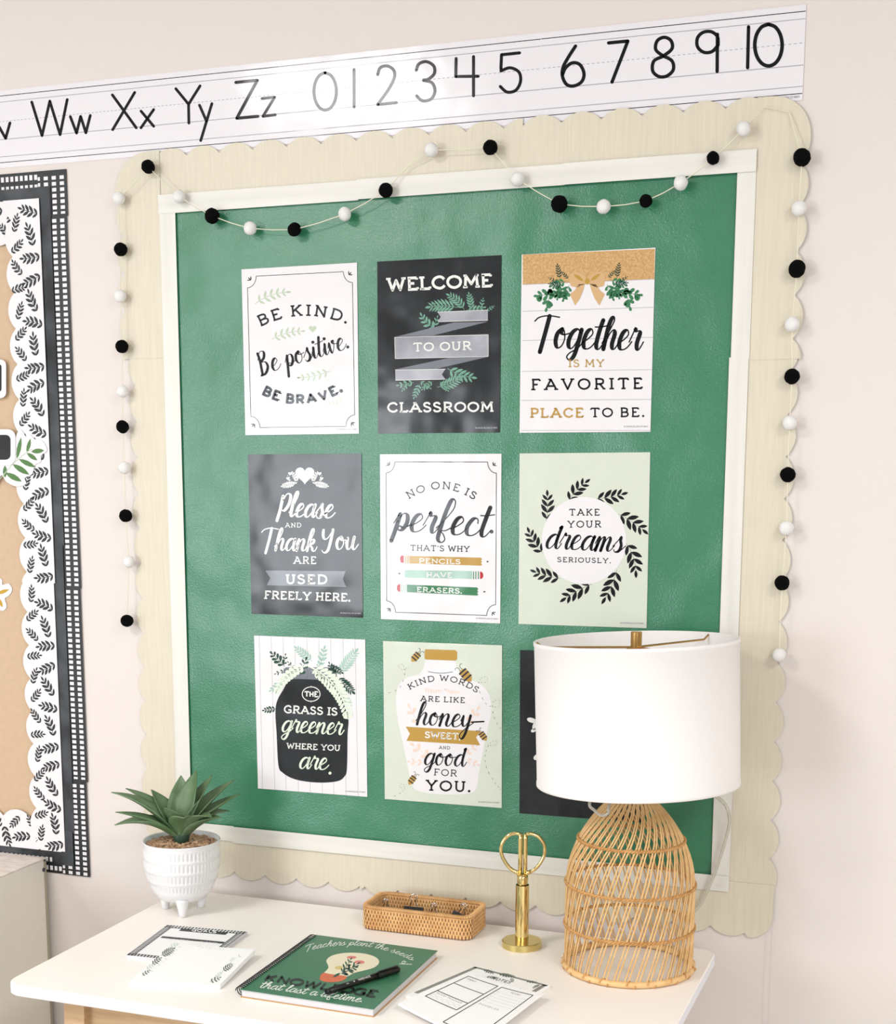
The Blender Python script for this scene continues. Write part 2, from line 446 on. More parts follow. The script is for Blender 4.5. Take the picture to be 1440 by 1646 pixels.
# capital letters: width, strokes, slab serifs (x, y, half length)
_O = lambda w, x=0: ('c', [(x+w/2, 1), (x+w*.14, .84), (x, .5), (x+w*.14, .16), (x+w/2, 0), (x+w*.86, .16), (x+w, .5), (x+w*.86, .84), (x+w/2, 1)])
CAPS = {
 'A': (.86, [('l', [(.03, 0), (.43, 1), (.83, 0)]), ('l', [(.17, .33), (.69, .33)])], [(.03, 0, .13), (.83, 0, .13), (.36, 1, .1)]),
 'B': (.66, [('l', [(.1, 0), (.1, 1)]), ('c', [(.0, 1), (.35, 1), (.54, .92), (.58, .76), (.54, .6), (.35, .52), (.1, .52)]), ('c', [(.35, .52), (.58, .45), (.65, .27), (.58, .08), (.35, 0), (.0, 0)])], []),
 'C': (.76, [('c', [(.74, .76), (.6, .95), (.38, 1), (.12, .84), (0, .5), (.12, .16), (.4, 0), (.6, .05), (.76, .22)])], [(.73, .84, .01)]),
 'D': (.76, [('l', [(.1, 0), (.1, 1)]), ('c', [(0, 1), (.3, 1), (.58, .93), (.74, .7), (.76, .5), (.74, .3), (.58, .07), (.3, 0), (0, 0)])], []),
 'E': (.62, [('l', [(.1, 0), (.1, 1)]), ('l', [(0, 1), (.58, 1)]), ('l', [(.1, .52), (.42, .52)]), ('l', [(0, 0), (.62, 0)]), ('l', [(.58, 1), (.58, .84)]), ('l', [(.62, 0), (.62, .17)])], []),
 'F': (.6, [('l', [(.1, 0), (.1, 1)]), ('l', [(0, 1), (.6, 1)]), ('l', [(.1, .5), (.44, .5)]), ('l', [(.6, 1), (.6, .83)])], [(.1, 0, .14)]),
 'G': (.8, [('c', [(.74, .78), (.6, .95), (.38, 1), (.12, .84), (0, .5), (.12, .16), (.4, 0), (.62, .05), (.75, .2)]), ('l', [(.75, 0), (.75, .42), (.45, .42)])], []),
 'H': (.76, [('l', [(.1, 0), (.1, 1)]), ('l', [(.66, 0), (.66, 1)]), ('l', [(.1, .5), (.66, .5)])], [(.1, 0, .13), (.1, 1, .13), (.66, 0, .13), (.66, 1, .13)]),
 'I': (.24, [('l', [(.12, 0), (.12, 1)])], [(.12, 0, .15), (.12, 1, .15)]),
 'K': (.74, [('l', [(.1, 0), (.1, 1)]), ('l', [(.64, 1), (.1, .42)]), ('l', [(.28, .6), (.68, 0)])], [(.1, 0, .13), (.1, 1, .13), (.64, 1, .11), (.68, 0, .11)]),
 'L': (.6, [('l', [(.1, 1), (.1, 0), (.6, 0)]), ('l', [(.6, 0), (.6, .18)])], [(.1, 1, .14), (.1, 0, .12)]),
 'M': (.96, [('l', [(.08, 0), (.14, 1), (.48, .25), (.82, 1), (.88, 0)])], [(.08, 0, .12), (.88, 0, .12), (.1, 1, .09), (.86, 1, .09)]),
 'N': (.8, [('l', [(.1, 0), (.1, 1), (.7, 0), (.7, 1)])], [(.1, 0, .13), (.06, 1, .1), (.7, 1, .13)]),
 'O': (.84, [_O(.84)], []),
 'P': (.64, [('l', [(.1, 0), (.1, 1)]), ('c', [(0, 1), (.35, 1), (.57, .92), (.62, .72), (.57, .52), (.35, .44), (.1, .44)])], [(.1, 0, .14)]),
 'R': (.72, [('l', [(.1, 0), (.1, 1)]), ('c', [(0, 1), (.35, 1), (.57, .92), (.62, .74), (.57, .56), (.35, .48), (.1, .48)]), ('l', [(.36, .48), (.66, 0)])], [(.1, 0, .13), (.68, 0, .09)]),
 'S': (.58, [('c', [(.52, .8), (.42, .96), (.26, 1), (.08, .92), (.04, .74), (.16, .58), (.38, .48), (.54, .34), (.54, .14), (.38, .01), (.22, 0), (.08, .06), (.02, .22)])], []),
 'T': (.72, [('l', [(.36, 0), (.36, 1)]), ('l', [(0, 1), (.72, 1)]), ('l', [(0, 1), (0, .83)]), ('l', [(.72, 1), (.72, .83)])], [(.36, 0, .14)]),
 'U': (.76, [('c', [(.1, 1), (.1, .6), (.12, .22), (.24, .04), (.38, 0), (.52, .04), (.64, .22), (.66, .6), (.66, 1)])], [(.1, 1, .13), (.66, 1, .13)]),
 'V': (.84, [('l', [(.06, 1), (.42, 0), (.78, 1)])], [(.06, 1, .13), (.78, 1, .13)]),
 'W': (1.1, [('l', [(.06, 1), (.3, 0), (.55, .85), (.8, 0), (1.04, 1)])], [(.06, 1, .12), (1.04, 1, .12)]),
 'Y': (.8, [('l', [(.06, 1), (.4, .46), (.74, 1)]), ('l', [(.4, .46), (.4, 0)])], [(.06, 1, .12), (.74, 1, .12), (.4, 0, .14)]),
 '.': (.12, [('d', [(.06, .04)])], []), ',': (.12, [('l', [(.08, .08), (.02, -.2)])], []),
 "'": (.12, [('l', [(.08, 1), (.04, .74)])], []), '-': (.4, [('l', [(.05, .45), (.35, .45)])], []), '&': (.6, [('c', [(.6, 0), (.15, .7), (.2, .95), (.4, .9), (.35, .65), (.05, .35), (.1, .05), (.35, 0), (.58, .35)])], []),
 '1': (.2, [('l', [(.12, 0), (.12, 1)])], []), '0': (.6, [_O(.6)], []), '6': (.56, [('c', [(.46, 1), (.15, .7), (0, .3), (.15, .03), (.4, .03), (.54, .28), (.4, .54), (.15, .5), (.02, .3)])], []),
 '3': (.54, [('c', [(.05, .9), (.28, 1), (.48, .85), (.44, .6), (.22, .53), (.46, .44), (.54, .22), (.36, .01), (.04, .1)])], []),
 '8': (.54, [('c', [(.27, .53), (.06, .75), (.27, 1), (.48, .75), (.27, .53), (.0, .26), (.27, 0), (.54, .26), (.27, .53)])], []),
 '©': (.9, [('c', [(.45, 1), (.05, .8), (.05, .2), (.45, 0), (.85, .2), (.85, .8), (.45, 1)]), ('c', [(.6, .65), (.4, .72), (.28, .5), (.4, .28), (.6, .35)])], []),
}
# brush script: advance, strokes (x-height 1)
SCR = {
 'a': (1.05, [[(.80, .82), (.58, 1.0), (.28, .85), (.1, .45), (.15, .1), (.36, 0), (.6, .28), (.80, .85)], [(.84, .98), (.76, .5), (.8, .1), (.95, .02), (1.15, .38)]]),
 'c': (.82, [[(.68, .72), (.62, .97), (.36, .95), (.12, .5), (.18, .1), (.42, 0), (.7, .14), (.92, .42)]]),
 'd': (1.05, [[(.80, .82), (.58, 1.0), (.28, .85), (.1, .45), (.15, .1), (.36, 0), (.6, .28), (.80, .85), (.9, 1.5), (.88, 1.9), (.78, 1.75)], [(.88, 1.9), (.80, 1.2), (.74, .5), (.8, .08), (.97, .02), (1.15, .38)]]),
 'e': (.8, [[(.0, .3), (.35, .5), (.62, .78), (.5, 1.02), (.25, .88), (.1, .42), (.2, .05), (.45, 0), (.7, .14), (.92, .42)]]),
 'f': (.8, [[(-.05, .3), (.35, .8), (.72, 1.5), (.72, 2.0), (.5, 2.05), (.32, 1.3), (.2, .3), (.18, -.5), (.42, -.78), (.58, -.5), (.4, 0), (.2, .14), (.55, .2), (.95, .48)]]),
 'g': (1.0, [[(.80, .82), (.58, 1.0), (.28, .85), (.1, .45), (.15, .1), (.36, 0), (.6, .28), (.80, .85)], [(.84, .98), (.74, .2), (.6, -.6), (.36, -.92), (.14, -.7), (.3, -.35), (.75, .0), (1.1, .38)]]),
 'h': (1.0, [[(-.05, .3), (.3, .95), (.52, 1.7), (.46, 2.02), (.3, 1.8), (.18, 1.0), (.1, 0)], [(.12, .15), (.35, .78), (.58, 1.0), (.7, .8), (.62, .3), (.7, .03), (.87, .06), (1.08, .4)]]),
 'i': (.5, [[(-.05, .35), (.12, .75), (.22, 1.0), (.16, .4), (.2, .05), (.36, .03), (.58, .4)], [(.28, 1.4)]]),
 'k': (.95, [[(-.05, .3), (.3, .95), (.52, 1.7), (.46, 2.02), (.3, 1.8), (.18, 1.0), (.1, 0)], [(.12, .35), (.4, .92), (.62, .95), (.6, .7), (.25, .48), (.48, .34), (.66, .02), (.85, .02), (1.02, .35)]]),
 'l': (.52, [[(-.05, .3), (.25, .95), (.46, 1.7), (.4, 2.02), (.25, 1.8), (.14, 1.0), (.14, .2), (.3, 0), (.58, .38)]]),
 'm': (1.35, [[(-.05, .5), (.12, .98), (.18, .8), (.08, 0)], [(.1, .15), (.3, .78), (.48, 1.0), (.56, .8), (.48, 0)], [(.5, .15), (.7, .78), (.9, 1.), (1., .8), (.93, .25), (1.02, .02), (1.18, .05), (1.42, .4)]]),
 'n': (1.0, [[(-.05, .5), (.12, .98), (.18, .8), (.08, 0)], [(.1, .15), (.32, .78), (.55, 1.0), (.68, .8), (.6, .25), (.68, .02), (.85, .05), (1.08, .4)]]),
 'o': (.88, [[(.42, 1.0), (.16, .78), (.1, .35), (.28, .02), (.55, .12), (.68, .5), (.56, .9), (.42, .98), (.4, .8), (.6, .7), (.95, .78)]]),
 'p': (.9, [[(-.05, .4), (.2, 1.0), (.14, .2), (.02, -.95)], [(.12, .4), (.36, .95), (.62, .92), (.7, .5), (.52, .08), (.28, .04), (.3, .26), (.6, .18), (.98, .42)]]),
 'r': (.78, [[(-.05, .4), (.14, .9), (.22, 1.2), (.28, .96), (.5, .98), (.58, .85), (.48, .35), (.55, .03), (.7, .05), (.9, .42)]]),
 's': (.78, [[(-.05, .35), (.25, .8), (.4, 1.12), (.42, .8), (.56, .4), (.46, .03), (.2, -.05), (.08, .12)], [(.3, 0), (.6, .1), (.88, .42)]]),
 't': (.6, [[(.38, 1.75), (.26, 1.0), (.17, .3), (.26, .02), (.44, .03), (.7, .4)], [(-.08, 1.2), (.3, 1.22), (.72, 1.32)]]),
 'u': (1.0, [[(-.05, .5), (.1, .95), (.1, .35), (.22, .02), (.42, .1), (.62, .6), (.68, .98)], [(.68, .98), (.6, .35), (.7, .03), (.85, .03), (1.1, .4)]]),
 'v': (.8, [[(-.05, .5), (.12, .95), (.15, .4), (.28, .0), (.5, .4), (.6, 1.0), (.42, .95), (.55, .75), (.9, .7)]]),
 'y': (.95, [[(-.05, .5), (.1, .95), (.1, .4), (.24, .08), (.44, .18), (.62, .6), (.68, .98)], [(.68, .98), (.6, .1), (.45, -.65), (.24, -.92), (.06, -.65), (.35, -.2), (1., .38)]]),
 'B': (1.15, [[(.1, 1.95), (.2, 1.2), (.2, 0)], [(.02, 1.3), (.3, 2.0), (.68, 1.95), (.62, 1.4), (.28, 1.05), (.68, .95), (.82, .5), (.52, .0), (.08, -.1)]]),
 'T': (.95, [[(-.55, 1.55), (-.3, 1.85), (.3, 2.0), (1.05, 1.9)], [(.38, 1.98), (.3, 1.0), (.12, -.35)]]),
 'P': (1.0, [[(.12, 1.6), (.1, .5), (.0, -.5)], [(.1, .9), (.4, 1.75), (.78, 1.7), (.8, 1.0), (.5, .45), (.22, .5)]]),
 'Y': (1.2, [[(.0, 1.6), (.02, 1.1), (.2, .8), (.5, .95), (.82, 1.65)], [(.82, 1.65), (.75, .8), (.6, -.05), (.3, -.35), (.05, -.1)]]),
 '.': (.35, [[(.2, .12)]]), '-': (.6, [[(0, .4), (.7, .42)]]),
}

# ------------------------------------------------------------------ the room
YB, XL, XR = -4.5, -3.6, 3.4
obj('floor', *box(XL, XR, YB, 0.0, -0.05, 0.0), M_floor)['kind'] = 'structure'
obj('ceiling', *box(XL, XR, YB, 0.0, CEIL, CEIL+0.05), M_ceil)['kind'] = 'structure'
obj('wall_back', *box(XL, XR, 0.0, 0.1, 0, CEIL), M_wall)['kind'] = 'structure'
obj('wall_left', *box(XL-0.1, XL, YB, 0.1, 0, CEIL), M_room)['kind'] = 'structure'
obj('wall_right', *box(XR, XR+0.1, YB, 0.1, 0, CEIL), M_room)['kind'] = 'structure'
wins = [(-2.93, -1.57, .75, 1.95), (1.35, 2.85, .98, 2.26)]
segs = [box(XL, wins[0][0], YB-0.1, YB, 0, CEIL), box(wins[0][1], wins[1][0], YB-0.1, YB, 0, CEIL), box(wins[1][1], XR, YB-0.1, YB, 0, CEIL)]
for a, b, c, d in wins: segs += [box(a, b, YB-0.1, YB, 0, c), box(a, b, YB-0.1, YB, d, CEIL)]
obj('wall_front', *join(*segs), M_room)['kind'] = 'structure'
for i, (a, b, c, d) in enumerate(wins):
    m_ = (a+b)/2
    o = obj('window_%d' % (i+1), *join(box(a, a+.05, YB-.08, YB-.02, c, d), box(b-.05, b, YB-.08, YB-.02, c, d), box(a+.05, b-.05, YB-.08, YB-.02, c, c+.05), box(a+.05, b-.05, YB-.08, YB-.02, d-.05, d), box(m_-.02, m_+.02, YB-.08, YB-.02, c+.05, d-.05)), M_room)
    o['kind'] = 'structure'
# vinyl wall panel seams: narrow battens beside the board
for i, px in enumerate((1228, 1238)):
    x = at_y(px, 1600).x
    obj('trim_%d' % (i+1), *box(x-.0016, x+.0016, -.0006, 0, .1, .79), M_wall)['kind'] = 'structure'
obj('baseboard_back', *box(XL, XR, -.012, 0, 0, .1), M_room)['kind'] = 'structure'
for (x, y) in PANELS:
    z0, z1 = CEIL-.045, CEIL-.001
    V, Fc = join(box(x-.33, x-.295, y-.33, y+.33, z0, z1), box(x+.295, x+.33, y-.33, y+.33, z0, z1), box(x-.295, x+.295, y-.33, y-.295, z0, z1), box(x-.295, x+.295, y+.295, y+.33, z0, z1))
    t = thing('ceiling_light', 'white framed ceiling light panel, %s' % {(-1.07, -2.1): 'nearest the desk', (2.0, -2.1): 'right of the desk', (-2.7, -3.5): 'over the left window', (2.2, -3.5): 'over the right window'}[(x, y)], 'light', (x, y, CEIL), group='ceiling light panels overhead')
    obj('frame', V, Fc, M_room, t)

def wall_plane(y0):
    return lambda px, py, lift: at_y(px, py, y0-lift)
def desk_plane(z0):
    return lambda px, py, lift: at_z(px, py, z0+lift)
LAY = 0.00012

# ------------------------------------------------------------------ green bulletin board
board = thing('bulletin_board', 'large classroom bulletin board of green paper with white trim and cream scalloped border', 'bulletin board', (-0.006, 0, 1.415))
obj('backing_paper', *box(-.497, .484, -.0015, -.0002, .862, 1.966), M_green, board)
PITCHS, SAG, BW = 0.0635, 0.0140, 0.0760
def scallop_pts(L, endl=False, endr=False, bw=BW, sag=SAG, pitch=PITCHS, phase=0.0):
    """outline in (s,t): inner edge t=0, scallops at t=bw; arcs of circles"""
    P = [(0, 0), (L, 0)]
    top = []
    n = 8
    k0 = math.floor(-phase/pitch)-1
    s = k0*pitch+phase
    while s < L+pitch:
        for k in range(n):
            u = k/n; RR = (pitch*pitch/4+sag*sag)/(2*sag); a = (sqrt(RR*RR-((u-.5)*pitch)**2)-(RR-sag))/sag
            top.append((s+u*pitch, bw-sag+sag*a))
        s += pitch
    top = [p for p in top if 0 < p[0] < L]
    return P+[(L, top[-1][1])]+top[::-1]+[(0, top[0][1])]
def border_strip(name, side, a, b, inner, m, parent, y0, phase=0, bw=BW, sag=SAG, pitch=PITCHS, label=None, round_end=None, th=.0007):
    """side: 'l','r','t','b' = which way the scallops point"""
    P = scallop_pts(b-a, bw=bw, sag=sag, pitch=pitch, phase=phase)
    if round_end == 'hi':                     # rounded outer corner at the far end
        r = bw*(.75 if side != 'b' else .42); P = [p for p in P if p[0] < b-a-r or p[1] == 0]
        P = [P[0], (b-a, 0)]+arc(b-a-r, bw-r, r, r, 0, 90, 8)+[p for p in P if p[1] > 0]
    if round_end == 'lo':
        r = bw*.6; P = [p for p in P if p[0] > r or p[1] == 0]
        P = [(0, 0)]+[p for p in P if p != (0, 0)]+arc(r, bw-r, r, r, 90, 180, 8)
    if side == 't': Q = [(a+s, inner+t) for s, t in P]
    elif side == 'b': Q = [(a+s, inner-t) for s, t in P]
    elif side == 'l': Q = [(inner-t, a+s) for s, t in P]
    else: Q = [(inner+t, a+s) for s, t in P]
    return obj(name, *prism_y(Q, y0-th, y0), m, parent, label=label)
YC = -.0030
# top: two lengths meet near the middle; sides: two lengths each; bottom: two
xs = at_y(837, 250).x
border_strip('scalloped_border', 't', -.54, xs+.004, 1.990, M_cream, board, YC, phase=.012)
border_strip('scalloped_border', 't', xs, .505, 1.990, M_cream, board, YC-.0009, phase=.004, bw=.0775)
zl = at_y(230, 573).z
border_strip('scalloped_border', 'l', zl-.004, 2.064, -.518, M_cream, board, YC-.0012, phase=.02, round_end='hi', bw=.090)
border_strip('scalloped_border', 'l', .77, zl, -.512, M_cream, board, YC-.0004, phase=.01, bw=.082)
zr = at_y(1200, 575).z; zr2 = at_y(1200, 1437).z
border_strip('scalloped_border', 'r', zr-.004, 2.066, .503, M_cream, board, YC-.0012, phase=.03, round_end='hi', bw=.079)
border_strip('scalloped_border', 'r', zr2, zr, .5, M_cream, board, YC-.0004, phase=.0, bw=.079)
xb = at_y(582, 1410).x
border_strip('scalloped_border', 'b', -.55, xb, .848, M_cream, board, YC, phase=.02, bw=.0745)
border_strip('scalloped_border', 'b', xb-.003, at_y(908, 1440).x, .848, M_cream, board, YC-.0008, phase=.01, bw=.076)
border_strip('scalloped_border', 'b', at_y(908, 1440).x-.002, .575, .862, M_cream, board, YC-.0016, phase=-.004, bw=.0915, round_end='hi')
def trim(x0, x1, z0, z1, y, m):
    obj('trim_strip', *box(x0, x1, y-.0006, y, z0, z1), m, board)
YT = YC-.0030
xm1, xm2 = at_y(578, 300).x, at_y(910, 275).x
trim(-.522, xm1, 1.9585, 1.990, YT, M_trim); trim(xm1-.002, xm2, 1.9600, 1.9915, YT-.0008, M_trim); trim(xm2-.002, .5045, 1.9605, 1.9925, YT-.0016, M_trim)
trim(-.520, -.489, .848, 1.9605, YT+.0007, M_trimv)
zt_ = at_y(1180, 575).z
trim(.4740, .5035, .845, zt_, YT+.0007, M_trimv); trim(.4765, .5045, zt_-.003, 1.9622, YT+.0004, M_trimv)
xq = at_y(378, 1330).x
trim(-.519, xq, .8455, .8745, YT, M_trim); trim(xq-.002, .36, .8430, .8735, YT-.0008, M_trim); trim(.358, .5035, .8445, .8705, YT-.0016, M_trim)

# ------------------------------------------------------------------ handwriting strip above the board
def strip_piece(x0, x1, lab, yo):
    t = thing('handwriting_strip', lab, 'wall strip', ((x0+x1)/2, 0, 2.12))
    obj('card', *box(x0, x1, -.0009-yo, -.0004-yo, 2.0575, 2.1898), M_stripw, t)
    for z, m, wd, nm in ((2.1805, M_grey, .0012, 'dark_line'), (2.1702, M_line, .0011, 'pale_line'), (2.1064, M_line, .0013, 'pale_line'), (2.0769, M_line, .0012, 'pale_line'), (2.0670, M_grey, .0012, 'dark_line')):
        obj(nm, *box(x0+.0005, x1-.0005, -.0009-yo-LAY, -.0009-yo, z-wd/2, z+wd/2), m, t)
    V = []; Fc = []
    x = x0+.004
    while x < x1-.006:
        v, f = box(x, x+.0042, -.0009-yo-LAY, -.0009-yo, 2.1366, 2.1376); n = len(V); V += v; Fc += [tuple(i+n for i in q) for q in f]; x += .0078
    obj('dashed_line', V, Fc, M_line, t)
    return t
xsm = at_y(869, 130).x
x640 = -.335
s1 = strip_piece(xsm, .5672, 'white handwriting strip at the right, above the board, with 6 to 10', .0004)
s2 = strip_piece(-1.25, xsm, 'white handwriting strip at the left with Ww Xx Yy Zz and 0 to 5', 0)
SP = wall_plane(.0)
def marks(strokes, parent, yo, ox):
    groups = []                                              # strokes that touch make one printed character
    for st in strokes:
        xs_ = [p[0] for p in st[1]]; a, b = min(xs_)-4, max(xs_)+4
        hit = [g for g in groups if g[0] < b-6 and g[1] > a+6]
        for g in hit: groups.remove(g)
        groups.append([min([a]+[g[0] for g in hit]), max([b]+[g[1] for g in hit]), sum([g[2] for g in hit], [])+[st]])
    for g in groups:
        K = Ink(ox, 0, 2)
        for kind, P, wd in g[2]:
            if kind == 'c': K.rib(crom(P, 8), wd)
            else: [K.rib([P[i], P[i+1]], wd) for i in range(len(P)-1)]
        K.put('printed_character', M_stripb, parent, wall_plane(-.0009-yo), LAY*2)
L = 'l'; S = 'c'
def oval(x, y, rx, ry, tilt=0.0):
    return [(x+rx*sin(a)+tilt*ry*cos(a), y-ry*cos(a)) for a in [2*pi*k/12 for k in range(13)]]
marks([(L, [(-10, 395), (18, 445), (32, 395)], 9),
 (L, [(102, 328), (135, 436), (160, 325), (193, 433), (216, 320)], 9), (L, [(226, 375), (246, 428), (259, 374), (276, 427), (290, 371)], 9),
 (L, [(361, 305), (438, 411)], 9), (L, [(433, 297), (362, 417)], 9), (L, [(453, 357), (494, 406)], 9), (L, [(494, 352), (453, 411)], 9),
 (L, [(565, 285), (606, 335), (643, 276)], 9), (L, [(606, 335), (607, 396)], 9), (L, [(641, 338), (663, 388)], 9), (L, [(681, 333), (645, 452)], 9),
 (L, [(758, 265), (827, 258), (761, 380), (829, 374)], 10), (L, [(842, 317), (883, 312), (845, 374), (885, 369)], 9),
 (S, oval(1045, 294, 36, 60), 10), (L, [(1138, 223), (1138, 344)], 10),
 (S, [(1214, 240), (1222, 218), (1244, 212), (1264, 224), (1268, 246), (1252, 282), (1214, 336)], 10), (L, [(1214, 336), (1274, 330)], 10),
 (S, [(1338, 226), (1346, 206), (1370, 198), (1394, 212), (1396, 236), (1378, 254), (1360, 258), (1388, 266), (1398, 292), (1386, 318), (1358, 324), (1339, 308)], 10)], s2, 0, 0)
marks([(L, [(26, 188), (25, 246), (97, 245)], 10), (L, [(82, 182), (82, 308)], 10),
 (L, [(230, 170), (172, 176), (170, 222)], 10), (S, [(170, 228), (200, 218), (228, 232), (233, 262), (218, 290), (190, 296), (168, 278)], 10)], s2, 0, 720)
marks([(S, [(410, 148), (388, 182), (370, 216), (368, 246), (382, 272), (406, 276), (430, 262), (437, 236), (424, 208), (400, 202), (378, 218), (368, 240)], 11),
 (L, [(516, 138), (578, 132), (527, 264)], 11),
 (S, [(692, 180), (668, 160), (672, 132), (694, 120), (716, 130), (720, 156), (692, 180), (662, 196), (658, 228), (678, 246), (704, 244), (724, 224), (720, 196), (692, 180)], 11),
 (S, [(866, 148), (848, 166), (822, 168), (802, 150), (802, 122), (820, 104), (846, 102), (866, 118), (868, 146)], 11), (L, [(866, 110), (865, 230)], 11),
 (L, [(966, 86), (963, 218)], 11), (S, oval(1030, 145, 44, 67), 12)], s1, .0004, 720)
K = Ink(720, 0, 2); K.caps("© CARSON DELLOSA CD-106013", [(1032, 322), (1130, 314)], 8, wt=.16, serif=False)
K.put('copyright_print', M_line, s1, wall_plane(-.0013), LAY*2)

# ------------------------------------------------------------------ posters
YP = -.0024                                                   # card stock stands just clear of the green paper
def poster(x, z, a, cardm, label, nm='poster'):
    t = thing(nm, label, 'poster', (x, YP, z), (0, -a, 0))
    hw, hh = .1079, .1397
    c_, s_ = cos(a), sin(a)
    V = []; nx, nz = 12, 16; rng = random.Random(int(x*1e4)+int(z*1e3))
    q = [rng.uniform(-1, 1) for _ in range(6)]
    obj('card', *prism_y([(x+u*c_-v*s_, z+u*s_+v*c_) for u, v in ((-hw, -hh), (hw, -hh), (hw, hh), (-hw, hh))], YP-.0004, YP), cardm, t)
    return t, wall_plane(YP-.0004)
def copyright(K_, P, pl, a, b, m=None):
    K_.caps("© CARSON DELLOSA CD-106013", [a, b], 14, wt=.16, serif=False)
    K_.put('copyright_print', m or M_line, P, pl, LAY*2)
def concave_frame(K_, q, rx, ry, wd):
    n = 4; P = []
    for i in range(4):
        c0 = Vector(q[i]); p = (Vector(q[i-1])-c0).normalized(); nx = (Vector(q[(i+1) % 4])-c0).normalized()
        rp, rn = (ry, rx) if i % 2 == 0 else (rx, ry)
        for k in range(9):
            t = pi/2*k/8; v = c0+p*(rp*cos(t))+nx*(rn*sin(t)); P.append((v.x, v.y))
    P.append(P[0])
    for i in range(len(P)-1): K_.rib([P[i], P[i+1]], wd, False)
    for i in range(4):                                        # little leaf fans in the cut corners
        c0 = Vector(q[i]); p = (Vector(q[i-1])-c0).normalized(); nx = (Vector(q[(i+1) % 4])-c0).normalized()
        d = (p+nx).normalized(); o_ = c0+d*6; base = c0+d*44
        for sg in (-.75, 0, .75):
            dd = -d; an = atan2(dd.y, dd.x)+sg
            K_.leaf(base.x, base.y, an, 36, 9)
def heart(K_, x, y, s_):
    P = []
    for k in range(32):
        t = 2*pi*k/32; P.append((x+s_*16*sin(t)**3/32, y-s_*(13*cos(t)-5*cos(2*t)-2*cos(3*t)-cos(4*t))/32))
    K_.poly(P)

# 1 be kind
P, pl = poster(-.2553, 1.7199, .005, M_white, 'white poster reading Be Kind, Be positive, Be Brave inside a thin black frame line')
o = (380, 400, 5.308)
K = Ink(*o); concave_frame(K, [(92, 237), (988, 191), (1010, 1513), (125, 1526)], 76, 96, 5); K.put('border_line', M_black, P, pl, LAY)
K = Ink(*o)
K.sprig((160, 468), (455, 368), 5, .22, .09, .95, bend=-.08); K.sprig((300, 772), (578, 702), 5, .22, .09, .95, bend=-.07)
K.sprig((800, 1040), (520, 1100), 5, .2, .08, .95, bend=-.05); K.sprig((915, 1290), (765, 1325), 4, .24, .09, .95)
heart(K, 650, 682, 66); K.put('leaf_print', M_psage, P, pl, LAY)
K = Ink(*o); K.caps('BE KIND.', [(212, 664), (560, 574), (932, 640)], 100, wt=.16, gap=.34); K.put('slab_lettering', M_black, P, pl, LAY*2)
K = Ink(*o); K.script('Be positive.', [(205, 1075), (965, 845)], 98, thick=.23, thin=.06, slant=.1, asc=.9, desc=.9); K.put('script_lettering', M_black, P, pl, LAY*2)
K = Ink(*o); K.caps('BE BRAVE.', [(215, 1246), (560, 1330), (905, 1222)], 92, wt=.25, serif=False, gap=.34); K.put('sans_lettering', M_grey, P, pl, LAY*2)
copyright(Ink(*o), P, pl, (855, 1548), (1030, 1546))
# 2 welcome
P, pl = poster(-.0036, 1.7203, .0002, M_chalk, 'black chalkboard poster reading Welcome to our Classroom with a grey ribbon banner')
o = (590, 400, 5.308)
K = Ink(*o)
for a, b, n, bd in (((830, 520), (690, 392), 6, .08), ((770, 500), (522, 498), 7, .05), ((640, 520), (560, 470), 3, .0), ((895, 520), (868, 382), 5, 0), ((850, 520), (1000, 500), 4, .05), ((965, 515), (990, 425), 3, 0), ((1020, 530), (1080, 490), 3, 0), ((590, 680), (460, 560), 4, -.1), ((560, 700), (600, 580), 3, 0),
                    ((685, 1020), (912, 1100), 5, .06), ((600, 1180), (805, 1095), 7, .05), ((620, 1130), (690, 1210), 4, 0), ((560, 1130), (470, 1200), 4, 0), ((450, 1130), (540, 1190), 3, 0), ((450, 1150), (400, 1270), 4, 0), ((400, 1140), (262, 1165), 3, 0), ((360, 1140), (300, 1210), 3, 0)):
    K.sprig(a, b, n, .34, .13, .8, bend=bd)
K.put('leaf_print', M_teal, P, pl, LAY)
K = Ink(*o); K.poly([(250, 748), (740, 628), (1030, 622), (560, 740)]); K.poly([(250, 1026), (700, 930), (1030, 922), (590, 1024)]); K.put('ribbon_fold_print', M_lidg, P, pl, LAY*2)
K = Ink(*o)
K.poly([(600, 540), (628, 580), (600, 622), (1030, 610), (1030, 522)]); K.poly([(235, 755), (1033, 732), (1033, 918), (240, 937)]); K.poly([(240, 1032), (668, 1026), (638, 1072), (668, 1112), (242, 1122)])
K.put('ribbon_print', M_rib, P, pl, LAY*3)
K = Ink(*o); K.caps('WELCOME', [(178, 366), (1062, 328)], 120, wt=.19, gap=.2); K.caps('CLASSROOM', [(180, 1398), (1072, 1392)], 90, wt=.18, gap=.26); K.caps('TO OUR', [(400, 878), (885, 864)], 78, wt=.16, gap=.26)
for q in ([(235, 755), (1033, 732)], [(240, 937), (1033, 918)], [(600, 540), (1030, 522)], [(605, 622), (1030, 610)], [(240, 1032), (668, 1026)], [(242, 1122), (668, 1112)], [(235, 755), (240, 937)], [(1033, 732), (1033, 918)]): K.rib(q, 4, False)
K.put('slab_lettering', M_wink, P, pl, LAY*4)
copyright(Ink(*o), P, pl, (925, 1535), (1110, 1533), M_line)
